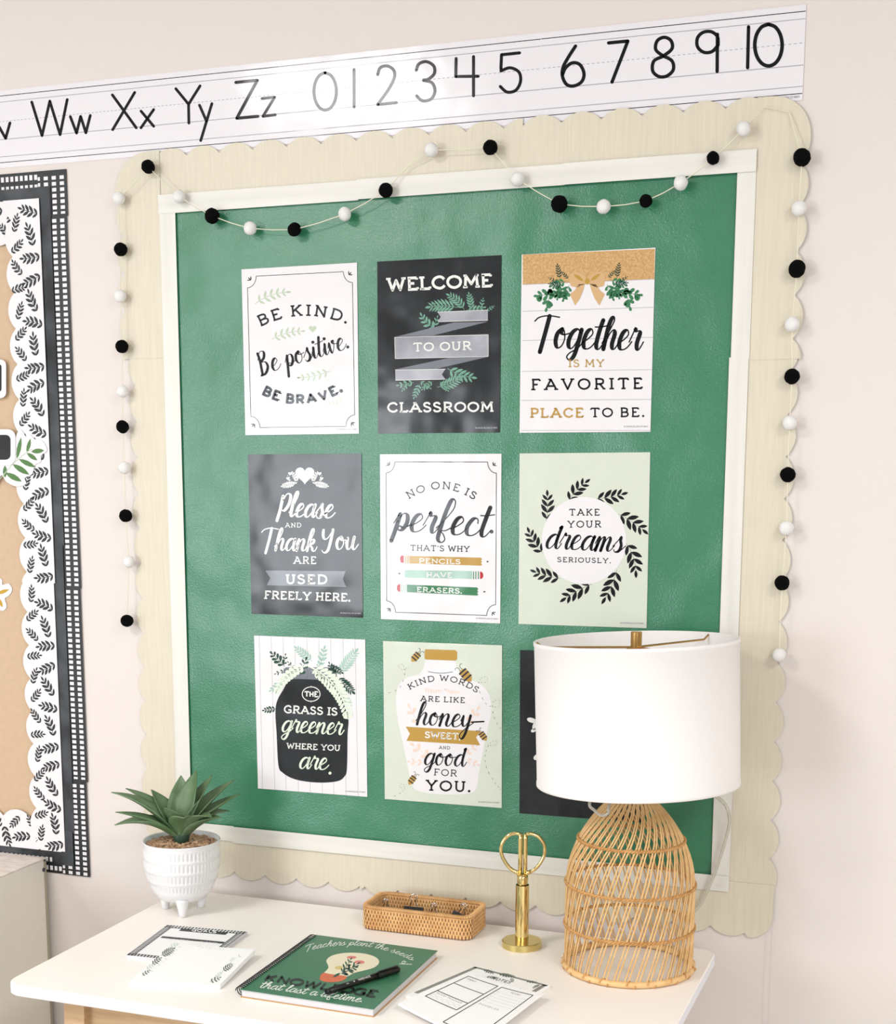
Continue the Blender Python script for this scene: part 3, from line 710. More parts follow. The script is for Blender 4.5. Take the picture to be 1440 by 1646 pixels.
# 3 together
P, pl = poster(.2462, 1.7194, -.0011, M_white, 'white plank poster with burlap band and bow reading Together is my favorite place to be')
o = (820, 390, 5.144)
K = Ink(*o); K.poly([(103, 99), (1196, 51), (1192, 300), (103, 346)])
K.put('burlap_band', M_burlap, P, pl, LAY)
K = Ink(*o)
for a, b in (((100, 568), (1184, 535)), ((99, 810), (1178, 783)), ((95, 1065), (1172, 1050)), ((92, 1305), (1168, 1296)), ((90, 1553), (1165, 1553)), ((103, 347), (1192, 302))): K.rib([a, b], 4, False)
K.put('plank_lines', M_line, P, pl, LAY)
K = Ink(*o)
for sg, cx_ in ((-1, 640), (1, 650)):
    f = lambda u, v: (cx_+sg*u, v-(0 if sg < 0 else 8))
    for a, b, n in (((150, 400), (290, 430), 3), ((300, 380), (340, 545), 2), ((150, 350), (200, 470), 3), ((230, 350), (250, 460), 3), ((260, 420), (420, 440), 3), ((180, 320), (300, 360), 4)):
        K.sprig(f(*a), f(*b), n, .42, .2, .8, blunt=True)
    for (u, v) in ((310, 410), (400, 460), (320, 515), (190, 440), (240, 430)): K.disc(*f(u, v), 24, 30, 14)
K.put('green_leaf_print', M_green_i, P, pl, LAY*2)
K = Ink(*o)
for sg, cx_ in ((-1, 640), (1, 650)):
    f = lambda u, v: (cx_+sg*u, v-(0 if sg < 0 else 8))
    for a, b, n in (((230, 300), (250, 180), 5), ((160, 300), (215, 240), 4), ((250, 330), (320, 290), 3), ((210, 350), (320, 340), 5)): K.sprig(f(*a), f(*b), n, .3, .12, .8)
K.put('dark_leaf_print', M_dgreen, P, pl, LAY*3)
K = Ink(*o)
for sg in (-1, 1):
    f = lambda u, v: (637+sg*u, v)
    K.poly([f(*p) for p in ((0, 300), (40, 262), (100, 240), (140, 262), (150, 310), (135, 360), (80, 372), (20, 345), (0, 330))])
    K.poly([f(*p) for p in ((20, 340), (70, 345), (110, 400), (145, 425), (100, 520), (60, 460), (32, 390))])
K.put('bow_print', M_tan, P, pl, LAY*4)
K = Ink(*o); K.leaf(605, 318, pi+.62, 100, 30); K.leaf(665, 314, -.62, 100, 30); K.disc(637, 320, 20, 26); K.caps('IS MY', [(485, 1030), (775, 1028)], 64, wt=.13); K.caps('PLACE', [(170, 1450), (600, 1448)], 84, wt=.16, gap=.3); K.put('gold_lettering', M_gold, P, pl, LAY*5)
K = Ink(*o); K.script('Together', [(236, 868), (1075, 888)], 160, thick=.22, thin=.07, slant=.14, asc=.66, desc=.65); K.put('script_lettering', M_black, P, pl, LAY*2)
K = Ink(*o); K.caps('FAVORITE', [(180, 1223), (1088, 1212)], 98, wt=.16, gap=.42); K.caps('TO BE.', [(668, 1446), (1105, 1443)], 82, wt=.16, gap=.34); K.put('slab_lettering', M_black, P, pl, LAY*2)
copyright(Ink(*o), P, pl, (940, 1528), (1138, 1526))
# 4 please and thank you
P, pl = poster(-.2499, 1.4069, .0028, M_chalk, 'black chalkboard poster reading Please and Thank You are used freely here, with a heart')
o = (380, 710, 5.4875)
K = Ink(*o); K.poly([(255, 1136), (962, 1142), (938, 1212), (968, 1282), (268, 1266), (298, 1202)]); K.put('banner_print', M_lidg, P, pl, LAY)
K = Ink(*o)
heart(K, 603, 290, 168)
for sg in (-1, 1):
    for a, b, n in (((60, 350), (110, 270), 4), ((90, 380), (70, 300), 3), ((80, 365), (200, 392), 6), ((130, 350), (150, 300), 2)):
        K.sprig((603+sg*a[0], a[1]), (603+sg*b[0], b[1]), n, .34, .15, .8)
    heart(K, 603+sg*130, 282, 34); heart(K, 603+sg*148, 325, 30)
K.put('heart_print', M_wink, P, pl, LAY)
K = Ink(*o); K.script('Please', [(365, 655), (850, 672)], 112, thick=.24, thin=.09, slant=.16, asc=.95); K.script('Thank', [(250, 955), (700, 965)], 105, thick=.22, thin=.08, slant=.12, asc=.85); K.script('You', [(748, 950), (1060, 950)], 112, thick=.22, thin=.08, slant=.12, asc=.85); K.put('script_lettering', M_wink, P, pl, LAY*2)
K = Ink(*o); K.caps('AND', [(432, 757), (568, 757)], 42, wt=.13); K.caps('ARE', [(508, 1078), (700, 1080)], 68, wt=.14); K.caps('USED', [(440, 1257), (792, 1259)], 88, wt=.18); K.caps('FREELY HERE.', [(250, 1388), (1000, 1412)], 76, wt=.17, gap=.22); K.put('slab_lettering', M_wink, P, pl, LAY*2)
copyright(Ink(*o), P, pl, (918, 1518), (1098, 1522))
# 5 no one is perfect
P, pl = poster(0, 1.4064, .0018, M_white, "white poster reading No one is perfect, that's why pencils have erasers, with three coloured pencils")
o = (600, 715, 5.486)
K = Ink(*o); concave_frame(K, [(112, 150), (1086, 152), (1078, 1508), (118, 1474)], 78, 98, 6); K.put('border_line', M_black, P, pl, LAY)
K = Ink(*o); K.script('perfect', [(175, 752), (1010, 812)], 155, thick=.24, thin=.065, slant=.14, asc=.9, desc=.65); K.disc(1043, 766, 17, 17); K.put('script_lettering', M_black, P, pl, LAY*2)
K = Ink(*o); K.caps('NO ONE IS', [(318, 480), (600, 392), (882, 486)], 70, wt=.15, gap=.32); K.caps("THAT'S WHY", [(328, 935), (846, 946)], 54, wt=.15, gap=.24)
for x, y, d in ((1000, 1030, 1), (236, 1135, -1), (972, 1296, 1)): K.poly([(x, y-9), (x+d*22, y), (x, y+9)])
K.put('slab_lettering', M_grey, P, pl, LAY*2)
def wavy(x0, x1, ya, yb, y2a, y2b, end):
    return [(x0, ya), (x1, y2a)]+([(x1+12, y2a+(y2b-y2a)*k/6+4) if k % 2 else (x1, y2a+(y2b-y2a)*k/6) for k in range(1, 6)] if end > 0 else [])+[(x1, y2b), (x0, yb)]
K = Ink(*o); K.poly(wavy(320, 948, 979, 1047, 995, 1066, 1))
K.put('gold_pencil_print', M_gold, P, pl, LAY)
for x in (): pass
K = Ink(*o); K.poly([(275, 1112), (285, 1104), (872, 1113), (872, 1183), (285, 1172), (275, 1162)])
for x in (280, 298, 316): pass
K.put('pale_pencil_print', M_mgreen, P, pl, LAY)
K = Ink(*o); K.poly(wavy(296, 915, 1232, 1300, 1258, 1330, 1))
for x in (884, 904, 926): K.rib([(x, 1116), (x, 1184)], 9, False)
K.put('green_pencil_print', M_green_i, P, pl, LAY)
K = Ink(*o)
for x in (282, 298, 312): K.rib([(x, 976), (x, 1046)], 8, False)
K.put('ferrule_print', M_gold, P, pl, LAY)
K = Ink(*o)
for x in (250, 268, 286): K.rib([(x, 1232), (x, 1298)], 9, False)
K.put('ferrule_print', M_mgreen, P, pl, LAY)
K = Ink(*o); K.poly([(268, 976), (268, 1042), (246, 1040), (237, 1025), (237, 990), (248, 976)]); K.poly([(940, 1118), (958, 1120), (969, 1140), (969, 1165), (956, 1182), (940, 1182)]); K.poly([(238, 1229), (238, 1297), (220, 1294), (208, 1278), (208, 1246), (220, 1231)])
K.put('eraser_print', M_red, P, pl, LAY)
K = Ink(*o); K.caps('PENCILS', [(405, 1046), (765, 1054)], 46, wt=.18, gap=.2); K.caps('HAVE', [(470, 1170), (692, 1174)], 48, wt=.18, gap=.2); K.caps('ERASERS.', [(385, 1300), (778, 1314)], 48, wt=.18, gap=.2); K.put('white_lettering', M_wink, P, pl, LAY*2)
copyright(Ink(*o), P, pl, (905, 1536), (1095, 1542))
# 6 dreams
P, pl = poster(.2474, 1.4076, .0055, M_sage, 'pale sage poster with a dark leaf wreath reading Take your dreams seriously')
o = (820, 715, 5.396)
WR = [((505, 492), (665, 318), -.06), ((740, 468), (985, 425), .03), ((940, 600), (1165, 750), -.03), ((1005, 855), (1090, 1115), -.08), ((925, 1085), (815, 1345), -.04), ((705, 1210), (465, 1340), .03), ((435, 1160), (205, 1098), -.03), ((283, 940), (160, 745), -.05), ((312, 660), (322, 425), .03)]
K = Ink(*o)
for a, b, bd in WR:
    K = Ink(*o); K.sprig(a, b, 4, .40, .15, .72, bend=bd, stem=.008, start=.08); K.put('wreath_sprig', M_black, P, pl, LAY)
K = Ink(*o); K.disc(640, 830, 366, 378, 64); K.put('white_circle', M_white, P, pl, LAY*2)
K = Ink(*o); K.caps('TAKE', [(515, 615), (772, 615)], 60, wt=.15, gap=.34); K.caps('YOUR', [(500, 720), (786, 718)], 62, wt=.15, gap=.34); K.caps('SERIOUSLY.', [(410, 1018), (870, 1029)], 46, wt=.16, gap=.3); K.put('slab_lettering', M_grey, P, pl, LAY*3)
K = Ink(*o); K.script('dreams', [(300, 895), (975, 928)], 122, thick=.22, thin=.07, slant=.2, asc=.62); K.put('script_lettering', M_black, P, pl, LAY*3)
copyright(Ink(*o), P, pl, (955, 1552), (1155, 1556))
# 7 greener
P, pl = poster(-.2443, 1.0891, .0077, M_white, 'white poster with a dark jar of greenery reading The grass is greener where you are')
o = (400, 1010, 5.877)
K = Ink(*o)
for xt, xb_ in ((97, 130), (210, 245), (322, 352), (432, 468), (548, 580), (660, 695), (772, 803), (888, 918), (1003, 1032)): K.rib([(xt, 66+xt*.035), (xb_, 1512+xb_*.07)], 3, False)
K.put('plank_lines', M_line, P, pl, LAY)
K = Ink(*o); K.poly([(330, 385), (350, 368), (790, 368), (825, 390), (832, 440), (826, 510), (360, 480), (322, 430)]); K.put('lid_print', M_lidg, P, pl, LAY)
K = Ink(*o)
for a, b, n in (((340, 360), (215, 235), 4), ((330, 350), (345, 250), 2), ((430, 380), (370, 320), 2), ((330, 400), (250, 430), 2), ((260, 760), (140, 775), 4), ((830, 460), (985, 605), 7), ((760, 350), (880, 420), 5), ((480, 450), (540, 290), 3), ((810, 440), (760, 330), 3)): K.sprig(a, b, n, .36, .17, .8, blunt=n < 5)
K.put('dark_leaf_print', M_dgreen, P, pl, LAY*2)
K = Ink(*o)
for a, b, n in (((600, 310), (440, 180), 6), ((670, 370), (715, 180), 4), ((850, 430), (1015, 210), 8), ((330, 500), (200, 590), 4), ((850, 590), (960, 720), 6), ((640, 370), (700, 280), 3)): K.sprig(a, b, n, .32, .14, .8)
K.put('mist_leaf_print', M_mgreen, P, pl, LAY*2)
K = Ink(*o)
jar = crom([(375, 478), (335, 560), (268, 680), (250, 800), (262, 1000), (278, 1290), (320, 1365), (440, 1428), (640, 1457), (830, 1446), (902, 1400), (926, 1320), (932, 1000), (940, 860), (905, 700), (835, 570), (800, 500)], 4)+[(700, 488), (500, 480)]
K.poly(jar); K.put('jar_print', M_chalk, P, pl, LAY*3)
K = Ink(*o)
for a, b, n, bd in (((560, 350), (250, 620), 9, .12), ((550, 350), (940, 860), 14, -.14), ((590, 400), (720, 480), 3, 0)): K.sprig(a, b, n, .16, .2, .85, bend=bd, blunt=True)
K.put('pale_leaf_print', M_mint, P, pl, LAY*4)
K = Ink(*o); K.ring(588, 621, 84, 68, 8); K.disc(588, 552, 8); K.disc(588, 690, 8); K.caps('THE', [(528, 650), (650, 652)], 58, wt=.2, serif=False, gap=.16)
K.caps('GRASS IS', [(335, 802), (830, 826)], 78, wt=.17, gap=.22); K.caps('WHERE YOU', [(358, 1138), (857, 1160)], 58, wt=.17, gap=.2); K.put('slab_lettering', M_wink, P, pl, LAY*4)
K = Ink(*o); K.script('greener', [(305, 975), (880, 1005)], 104, thick=.21, thin=.09, slant=.14); K.script('are', [(470, 1322), (735, 1335)], 105, thick=.21, thin=.09, slant=.14); K.disc(766, 1368, 14); K.put('script_lettering', M_mint, P, pl, LAY*4)
copyright(Ink(*o), P, pl, (912, 1546), (1098, 1554))
# 8 honey
P, pl = poster(.005, 1.0897, .0077, M_sage, 'pale sage poster with a white honey jar and bees reading Kind words are like honey-sweet')
o = (605, 1020, 5.879)
K = Ink(*o)
jar = crom([(462, 235), (445, 310), (400, 375), (290, 405), (215, 470), (185, 600), (200, 800), (240, 980), (290, 1220), (330, 1400), (400, 1480), (640, 1512), (880, 1500), (945, 1450), (970, 1300), (1010, 1090), (1060, 860), (1088, 700), (1060, 560), (985, 470), (880, 420), (790, 370), (755, 310), (748, 250)], 4)
K.poly(jar); K.put('jar_print', M_white, P, pl, LAY)
K = Ink(*o)
K.poly([(468, 138), (748, 148), (763, 165), (762, 232), (748, 246), (466, 236), (454, 222), (455, 150)]); K.put('lid_print', M_gold, P, pl, LAY*2)
K = Ink(*o); K.poly([(275, 870), (985, 912), (942, 972), (980, 1046), (283, 1004), (316, 936)]); K.put('banner_print', M_gold, P, pl, LAY*2)
K = Ink(*o)
for a, b, n in (((440, 510), (615, 525), 6), ((800, 540), (640, 515), 6)): K.sprig(a, b, n, .2, .08, .8, bend=.1 if a[0] < 600 else -.1)
for a, b in (((400, 850), (310, 680)), ((860, 850), (960, 700)), ((500, 1160), (340, 1040)), ((440, 1210), (310, 1200)), ((850, 1130), (950, 1050)), ((850, 1180), (960, 1230))): K.sprig(a, b, 2, .38, .2, .8, blunt=True)
K.put('peach_leaf_print', M_pink, P, pl, LAY*2)
def bee(bo, bk, x, y, an, L_):
    c_, s_ = cos(an), sin(an)
    f = lambda u, v: (x+(u*c_-v*s_)*L_, y+(u*s_+v*c_)*L_)
    bo.poly([f(*p) for p in ((-.5, 0), (-.3, -.2), (0, -.27), (.3, -.24), (.42, -.1), (.42, .1), (.3, .24), (0, .27), (-.3, .2))])
    for u in (-.18, .08, .3): bk.poly([f(u-.05, -.27), f(u+.05, -.26), f(u+.05, .26), f(u-.05, .27)])
    for sg in (-1, 1): bk.rib([f(*p) for p in crom([(.42, .08*sg), (.62, .06*sg), (.72, .2*sg), (.64, .28*sg)], 4)], 4, False)
B1, B2 = Ink(*o), Ink(*o)
bee(B1, B2, 370, 212, -.85, 120); bee(B1, B2, 845, 385, pi+.85, 160); bee(B1, B2, 1008, 960, pi+.95, 110); bee(B1, B2, 335, 1375, -.95, 110)
B1.put('bee_print', M_gold, P, pl, LAY*3)
def dashes(K_, P_, st=3, wd=3):
    Q = crom(P_, 8)
    for i in range(0, len(Q)-2, st): K_.rib([Q[i], Q[i+1]], wd, False)
dashes(B2, [(300, 305), (250, 330), (205, 300), (240, 280), (270, 350), (220, 500), (90, 560)]); dashes(B2, [(960, 450), (1040, 450), (1040, 400), (980, 420), (970, 520), (1040, 660), (1150, 680), (1160, 620), (1100, 640), (1110, 780), (1180, 900)])
dashes(B2, [(1050, 1040), (1120, 1050), (1140, 1010), (1080, 1020), (1030, 1120), (1040, 1260), (1120, 1400), (1180, 1470)]); dashes(B2, [(280, 1430), (230, 1410), (225, 1450), (270, 1440), (240, 1490), (130, 1545)])
B2.rib(crom([(490, 350), (560, 362), (640, 364), (720, 352)], 5), 5); B2.put('bee_stripe_print', M_grey, P, pl, LAY*4)
K = Ink(*o); K.caps('KIND WORDS', [(318, 522), (630, 440), (942, 552)], 58, wt=.14, gap=.26); K.caps('ARE LIKE', [(418, 630), (832, 648)], 54, wt=.15, gap=.3); K.caps('AND', [(592, 1082), (692, 1086)], 30, wt=.14); K.caps('FOR', [(545, 1332), (756, 1344)], 66, wt=.13)
K.put('thin_slab_lettering', M_grey, P, pl, LAY*3)
K = Ink(*o); K.caps('YOU.', [(470, 1476), (882, 1492)], 106, wt=.16, gap=.3); K.put('slab_lettering', M_black, P, pl, LAY*3)
K = Ink(*o); K.caps('SWEET,', [(460, 978), (790, 996)], 64, wt=.18, gap=.16); K.put('white_lettering', M_wink, P, pl, LAY*3)
K = Ink(*o); K.script('honey', [(372, 848), (900, 880)], 116, thick=.21, thin=.07, slant=.12, asc=.85, desc=1.05); K.rib([(900, 828), (1014, 822)], 14); K.script('good', [(445, 1228), (835, 1246)], 108, thick=.21, thin=.07, slant=.12, asc=.6, desc=.7); K.put('script_lettering', M_black, P, pl, LAY*4)
copyright(Ink(*o), P, pl, (962, 1588), (1160, 1596))
# 9 behind the lamp
P, pl = poster(.2525, 1.0850, .0085, M_chalk, 'black chalkboard poster mostly hidden behind the lampshade')
K = Ink(0, 0, 1)
for x, y, an, l, wd in ((868, 1150, 2.0, 26, 9), (868, 1162, pi+.3, 22, 8), (866, 1170, 2.7, 14, 6), (870, 1210, 2.4, 16, 8), (900, 1150, 1.2, 24, 9), (880, 1190, .3, 26, 9)): K.leaf(x, y, an, l, wd, True)
K.put('leaf_print', M_wink, P, pl, LAY)

# ------------------------------------------------------------------ left bulletin board
lb = thing('bulletin_board', 'brown paper bulletin board with leaf, chalk-black and gingham borders, cut off at the left edge', 'bulletin board', (-1.0, 0, 1.4))
LX = -1.30
obj('backing_paper', *box(LX, -.76, -.0012, -.0003, .78, 2.0), M_kraft, lb)
# gingham border: black strips with white squares
def gingham(x0, x1, z0, z1, along, y, phase=0.0):
    st = obj('gingham_border', *box(x0, x1, y-.0005, y, z0, z1), M_ginkb, lb)
    V = []; Fc = []; n = 0
    pa, pc = .0102, .0168
    ax = (z0, z1) if along == 'z' else (x0, x1); cr = (x0, x1) if along == 'z' else (z0, z1)
    out = cr[1] if along == 'z' else (cr[1] if z0 > 1.4 else cr[0])
    sg = -1 if out == cr[1] else 1
    s = ax[0]+.002+phase
    while s+.0062 < ax[1]:
        for k in range(-1, 5):
            c0 = out+sg*(.0054+k*pc); c1 = c0+sg*.0088
            lo, hi = max(min(c0, c1), cr[0]), min(max(c0, c1), cr[1])
            if hi-lo < .001: continue
            if along == 'z': v, f = box(lo, hi, y-.0005-LAY, y-.0005, s, s+.0062)
            else: v, f = box(s, s+.0062, y-.0005-LAY, y-.0005, lo, hi)
            n = len(V); V += v; Fc += [tuple(i+n for i in q) for q in f]
        s += pa
    sp = obj('check_print', V, Fc, M_white, st)
gingham(LX, -.7096, 1.985, 2.0466, 'x', -.0014)
gingham(LX, -.718, .745, .80, 'x', -.0014)
z_ = [at_y(115, 343).z, at_y(130, 942).z, at_y(138, 1253).z]
gingham(-.770, -.7095, z_[0]-.004, 2.0466, 'z', -.0021)
gingham(-.7725, -.7118, z_[1]-.004, z_[0], 'z', -.0024)
gingham(-.7745, -.7138, z_[2]-.004, z_[1], 'z', -.0027)
gingham(-.7780, -.7172, .745, z_[2], 'z', -.0030)
for (x0, x1, z0, z1, y) in ((LX, -.7432, 1.965, 2.0192, -.0034), (-.79, -.7445, 1.38, 2.018, -.0041), (-.795, -.7475, .83, 1.384, -.0044), (LX, -.760, .778, .82, -.0050), (-.80, -.7510, .764, .834, -.0056)):
    obj('chalk_border', *box(x0, x1, y-.0005, y, z0, z1), M_chalkb, lb)
# leaf border
def leaf_border(side, a, b, inner, y, seed, phase):
    st = border_strip('leaf_border', side, a, b, inner, M_white, lb, y, phase=phase, bw=.0765, sag=.0150, pitch=.0635)
    K_ = Ink(); rng = random.Random(seed)
    s = a+.012; k = 0
    BIG, SML = [pi+.15, 1.85, pi-.3, 2.1, pi+.4], [1.3, .25, 2.4, .7]
    while s < b-.02:
        for (t, ds, an, l, n) in ((.022, .0, BIG[k % 5], .037, 4), (.052, .020, SML[k % 4], .029, 4)):
            q = s+ds+rng.uniform(-.002, .002); an += rng.uniform(-.15, .15)
            if q > b-.016: continue
            if side == 'l': cx_, cy_ = inner-t, q
            elif side == 't': cx_, cy_ = q, inner+t
            else: cx_, cy_ = q, inner-t
            if side in 'tb': an += pi/2
            c_, s_ = cos(an)*l/2, sin(an)*l/2
            K_.sprig((cx_-c_, cy_-s_), (cx_+c_, cy_+s_), n, .46, .17, .72, stem=.03, bend=rng.uniform(-.06, .06), start=0)
        s += .0385; k += 1
    # thin prints can stick out past the scallops: keep those inside the strip
    obj('leaf_print', [(x, y-.0007-LAY, z) for x, z in K_.V], K_.F, M_ginkb, st)
leaf_border('b', LX, -.768, 1.9985, -.0058, 3, .03)
border_lo = leaf_border('t', LX, -.778, .790, -.0058, 5, .01)
leaf_border('l', 1.31, 1.9995, -.7660, -.0068, 11, .02)
leaf_border('l', .7915, 1.312, -.7690, -.0064, 17, .018)
# cut-outs stuck on the board
def cutout(name, label, cat, outline, y, th=.0006):
    P_ = [at_y(x, y_, y) for x, y_ in outline]
    c0 = sum(P_, Vector())/len(P_)
    t = thing(name, label, cat, (c0.x, y, c0.z))
    obj('card', *prism_y([(p.x, p.z) for p in P_], y-th, y), M_white, t)
    return t
def rrect(x0, x1, y0, y1, r):
    return arc(x1-r, y0+r, r, r, -90, 0, 5)+arc(x1-r, y1-r, r, r, 0, 90, 5)+arc(x0+r, y1-r, r, r, 90, 180, 5)+arc(x0+r, y0+r, r, r, 180, 270, 5)
yc = -.0085
t = cutout('leaf_cutout', 'green leaf sprig cutout with a white edge on the leaf border', 'cutout', crom([(-14, 745), (12, 700), (24, 705), (28, 696), (34, 690), (42, 702), (48, 698), (56, 706), (68, 708), (76, 724), (66, 732), (66, 742), (56, 748), (52, 762), (40, 768), (42, 778), (26, 782), (10, 774), (2, 764), (-12, 790)], 3, True), yc)
K = Ink(); plc = wall_plane(yc-.0006)
for a, b, l, wd in (((27, 738), (34, 703), 0, 7), ((43, 728), (49, 705), 0, 6), ((50, 726), (71, 724), 0, 8), ((43, 728), (60, 740), 0, 7), ((30, 738), (57, 751), 0, 8), ((20, 746), (47, 763), 0, 9), ((9, 760), (35, 774), 0, 9), ((8, 768), (8, 748), 0, 7)):
    K.leaf(a[0], a[1], atan2(b[1]-a[1], b[0]-a[0]), math.dist(a, b), wd)
K.put('leaf_print', M_lgreen, t, plc, LAY)
K = Ink(); K.rib([(0, 770), (22, 744), (44, 726), (52, 722)], 1.2, False); K.put('stem_print', M_psage, t, plc, LAY*2)
t = cutout('chalkboard_cutout', 'black chalkboard tag cutout with a white edge over the green leaf cutout', 'cutout', rrect(-30, 25, 690, 748, 12), yc-.0012)
K = Ink(); K.poly(rrect(-25, 17, 699, 739, 8)); K.put('chalk_print', M_chalk, t, wall_plane(yc-.0018), LAY)
t = cutout('chalkboard_cutout', 'upper black tag cutout with a white edge at the photo edge', 'cutout', rrect(-30, 10, 578, 640, 9), yc)
K = Ink(); K.poly(rrect(-25, 2.5, 585, 630, 5)); K.put('chalk_print', M_chalk, t, wall_plane(yc-.0006), LAY)
t = cutout('leaf_cutout', 'gold leaf cutout with a white edge, low at the photo edge', 'cutout', crom([(-20, 930), (2, 930), (4, 940), (14, 938), (20, 948), (14, 958), (8, 962), (11, 975), (5, 982), (-4, 978), (-18, 970)], 3, True), -.0022)
K = Ink()
for x, y, an, l in ((-6, 955, -.35, 22), (-4, 960, 1.1, 18), (-6, 950, -1.3, 16)): K.leaf(x, y, an, l, 6)
K.put('leaf_print', M_lgold, t, wall_plane(-.0028), LAY)

# ------------------------------------------------------------------ pom-pom garland
POM = [(204, 998, 0), (207, 903, 1), (202, 829, 0), (200, 752, 1), (197, 686, 0), (197, 629, 1), (196, 557, 0), (193, 476, 1), (194, 401, 0), (191, 319, 1), (238, 268, 0),
       (288, 316, 1), (341, 347, 0), (402, 367, 1), (473, 369, 0), (554, 344, 1), (620, 306, 0), (693, 241, 1), (788, 237, 0), (832, 288, 1), (899, 328, 0), (970, 332, 1), (1038, 323, 0), (1094, 294, 1), (1146, 254, 0), (1195, 207, 1),
       (1289, 253, 0), (1284, 335, 1), (1281, 432, 0), (1273, 521, 1), (1273, 605, 0), (1269, 680, 1), (1266, 763, 0), (1264, 849, 1), (1257, 937, 0), (1252, 1053, 1)]
gar = thing('pom_pom_garland', 'garland of black and white felt balls draped along the green board border', 'garland', (0, -.02, 2.0))
def pompom(m, seed):
    bm = bmesh.new(); bmesh.ops.create_icosphere(bm, subdivisions=3, radius=1.0)
    rng = random.Random(seed)
    for v in bm.verts: v.co *= 1+rng.uniform(-.035, .035)
    me = bpy.data.meshes.new('pom_pom'); bm.to_mesh(me); bm.free()
    for p in me.polygons: p.use_smooth = True
    me.materials.append(m); return me
pm = [pompom(M_felt_b, 1), pompom(M_felt_w, 2)]
PW = []
ginv = XF[gar].inverted()
for i, (x, y, k) in enumerate(POM):
    yy = -.0195 if i not in (16, 17, 18, 25, 10) else -.021
    p = at_y(x, y, yy); PW.append(p)
    o_ = bpy.data.objects.new('pom_pom', pm[k]); C.objects.link(o_); o_.parent = gar
    o_.location = ginv @ p; r = (.0118 if k == 0 else .0112)*(1.12 if i in (20, 26, 12, 28) else 1.0)*(0.85 if i == 22 or i == 24 else 1.0)
    o_.scale = (r, r, r*random.uniform(.93, 1.0)); o_.rotation_euler = (i*1.3, i*.7, i*2.1)
path = []
for i in range(len(PW)-1):
    a, b = PW[i], PW[i+1]
    sagk = .0015
    if i == 16: mids = [at_y(655, 268, -.012)]
    elif i == 25: mids = [at_y(1228, 172, -.009), at_y(1268, 180, -.009)]
    else: mids = [(a+b)/2-Vector((0, 0, sagk))]
    path.append(a); path += mids
path.append(PW[-1])
obj('string', *tube([tuple(p) for p in path], .0008, 5), M_string, gar)

# ------------------------------------------------------------------ desk
DZ = .755
desk = thing('desk', 'white desk with rounded corners and light wooden apron and legs', 'desk', (0, -.28, 0))
dx0, dx1, dy0, dy1, rr = -.4899, .4936, -.5716, -.0407, .028
top = arc(dx1-rr, dy0+rr, rr, rr, -90, 0, 6)+arc(dx1-rr, dy1-rr, rr, rr, 0, 90, 6)+arc(dx0+rr, dy1-rr, rr, rr, 90, 180, 6)+arc(dx0+rr, dy0+rr, rr, rr, 180, 270, 6)
def inset(P_, d):
    cx_, cy_ = (dx0+dx1)/2, (dy0+dy1)/2
    return [(x-d*(1 if x > cx_ else -1), y-d*(1 if y > cy_ else -1)) for x, y in P_]
n = len(top); V = []; ZS = [(0.0015, DZ), (0, DZ-.0015), (0, DZ-.0165), (.0015, DZ-.018)]
for d, z in ZS: V += [(x, y, z) for x, y in inset(top, d)]
Fc = [tuple(range(n)), tuple(range(4*n-1, 3*n-1, -1))]
for j in range(3): Fc += [(j*n+i, (j+1)*n+i, (j+1)*n+(i+1) % n, j*n+(i+1) % n) for i in range(n)]
dt = obj('desktop', V, Fc, M_desk, desk)
obj('edge_band', *join(prism_z(inset(top, -.0004), DZ-.0160, DZ-.0022)), M_edge, desk)
AX, AY0, AY1 = .455, -.525, -.08
obj('apron', *box(-.378, .378, AY0, AY0+.018, DZ-.105, DZ-.018), M_wood, desk)
obj('apron', *box(-.378, .378, AY1-.018, AY1, DZ-.105, DZ-.018), M_wood, desk)
for x in (-.385, .367): obj('apron', *box(x, x+.018, AY0+.02, AY1-.02, DZ-.105, DZ-.018), M_wood, desk)
for sx in (-1, 1):
    for y in (AY0+.005, AY1-.005):
        x = sx*.388; dx = sx*.03
        V = [(x-.018, y-.018, DZ-.018), (x+.018, y-.018, DZ-.018), (x+.018, y+.018, DZ-.018), (x-.018, y+.018, DZ-.018),
             (x-.011+dx, y-.011, 0), (x+.011+dx, y-.011, 0), (x+.011+dx, y+.011, 0), (x-.011+dx, y+.011, 0)]
        obj('leg', V, [(0, 1, 2, 3), (7, 6, 5, 4), (0, 4, 5, 1), (1, 5, 6, 2), (2, 6, 7, 3), (3, 7, 4, 0)], M_wood, desk)

# ------------------------------------------------------------------ cabinet at the left
cab = thing('cabinet', 'grey cabinet with a pale stone-patterned top at the lower left', 'cabinet', (-1.1, -.25, 0))
obj('side_panel', *box(-.828, -.811, -.62, -.019, 0, .7735), M_cab, cab)
obj('side_panel', *box(-1.42, -1.403, -.62, -.019, 0, .7735), M_cab, cab)
obj('back_panel', *box(-1.42, -.8135, -.0185, -.0070, .0, .7690), M_cabback, cab)
obj('shelf', *box(-1.4025, -.8285, -.61, -.0195, .36, .378), M_cab, cab)
obj('bottom_panel', *box(-1.4025, -.8285, -.61, -.0195, .06, .078), M_cab, cab)
obj('top_panel', *box(-1.42, -.811, -.62, -.008, .7740, .7765), M_cabtop, cab)
p = at_y(70, 1398, 0); d = ray(70, 1398); pp = CP+d*((-.811-CP.x)/d.x)
V, Fc = lathe([(0.0001, 0), (.0042, .0), (.0042, .0012), (.0001, .0016)], 0, 0, 16)
obj('screw', [(-.811+z, pp.y+x, pp.z+y) for x, y, z in V], Fc, M_screw, cab)

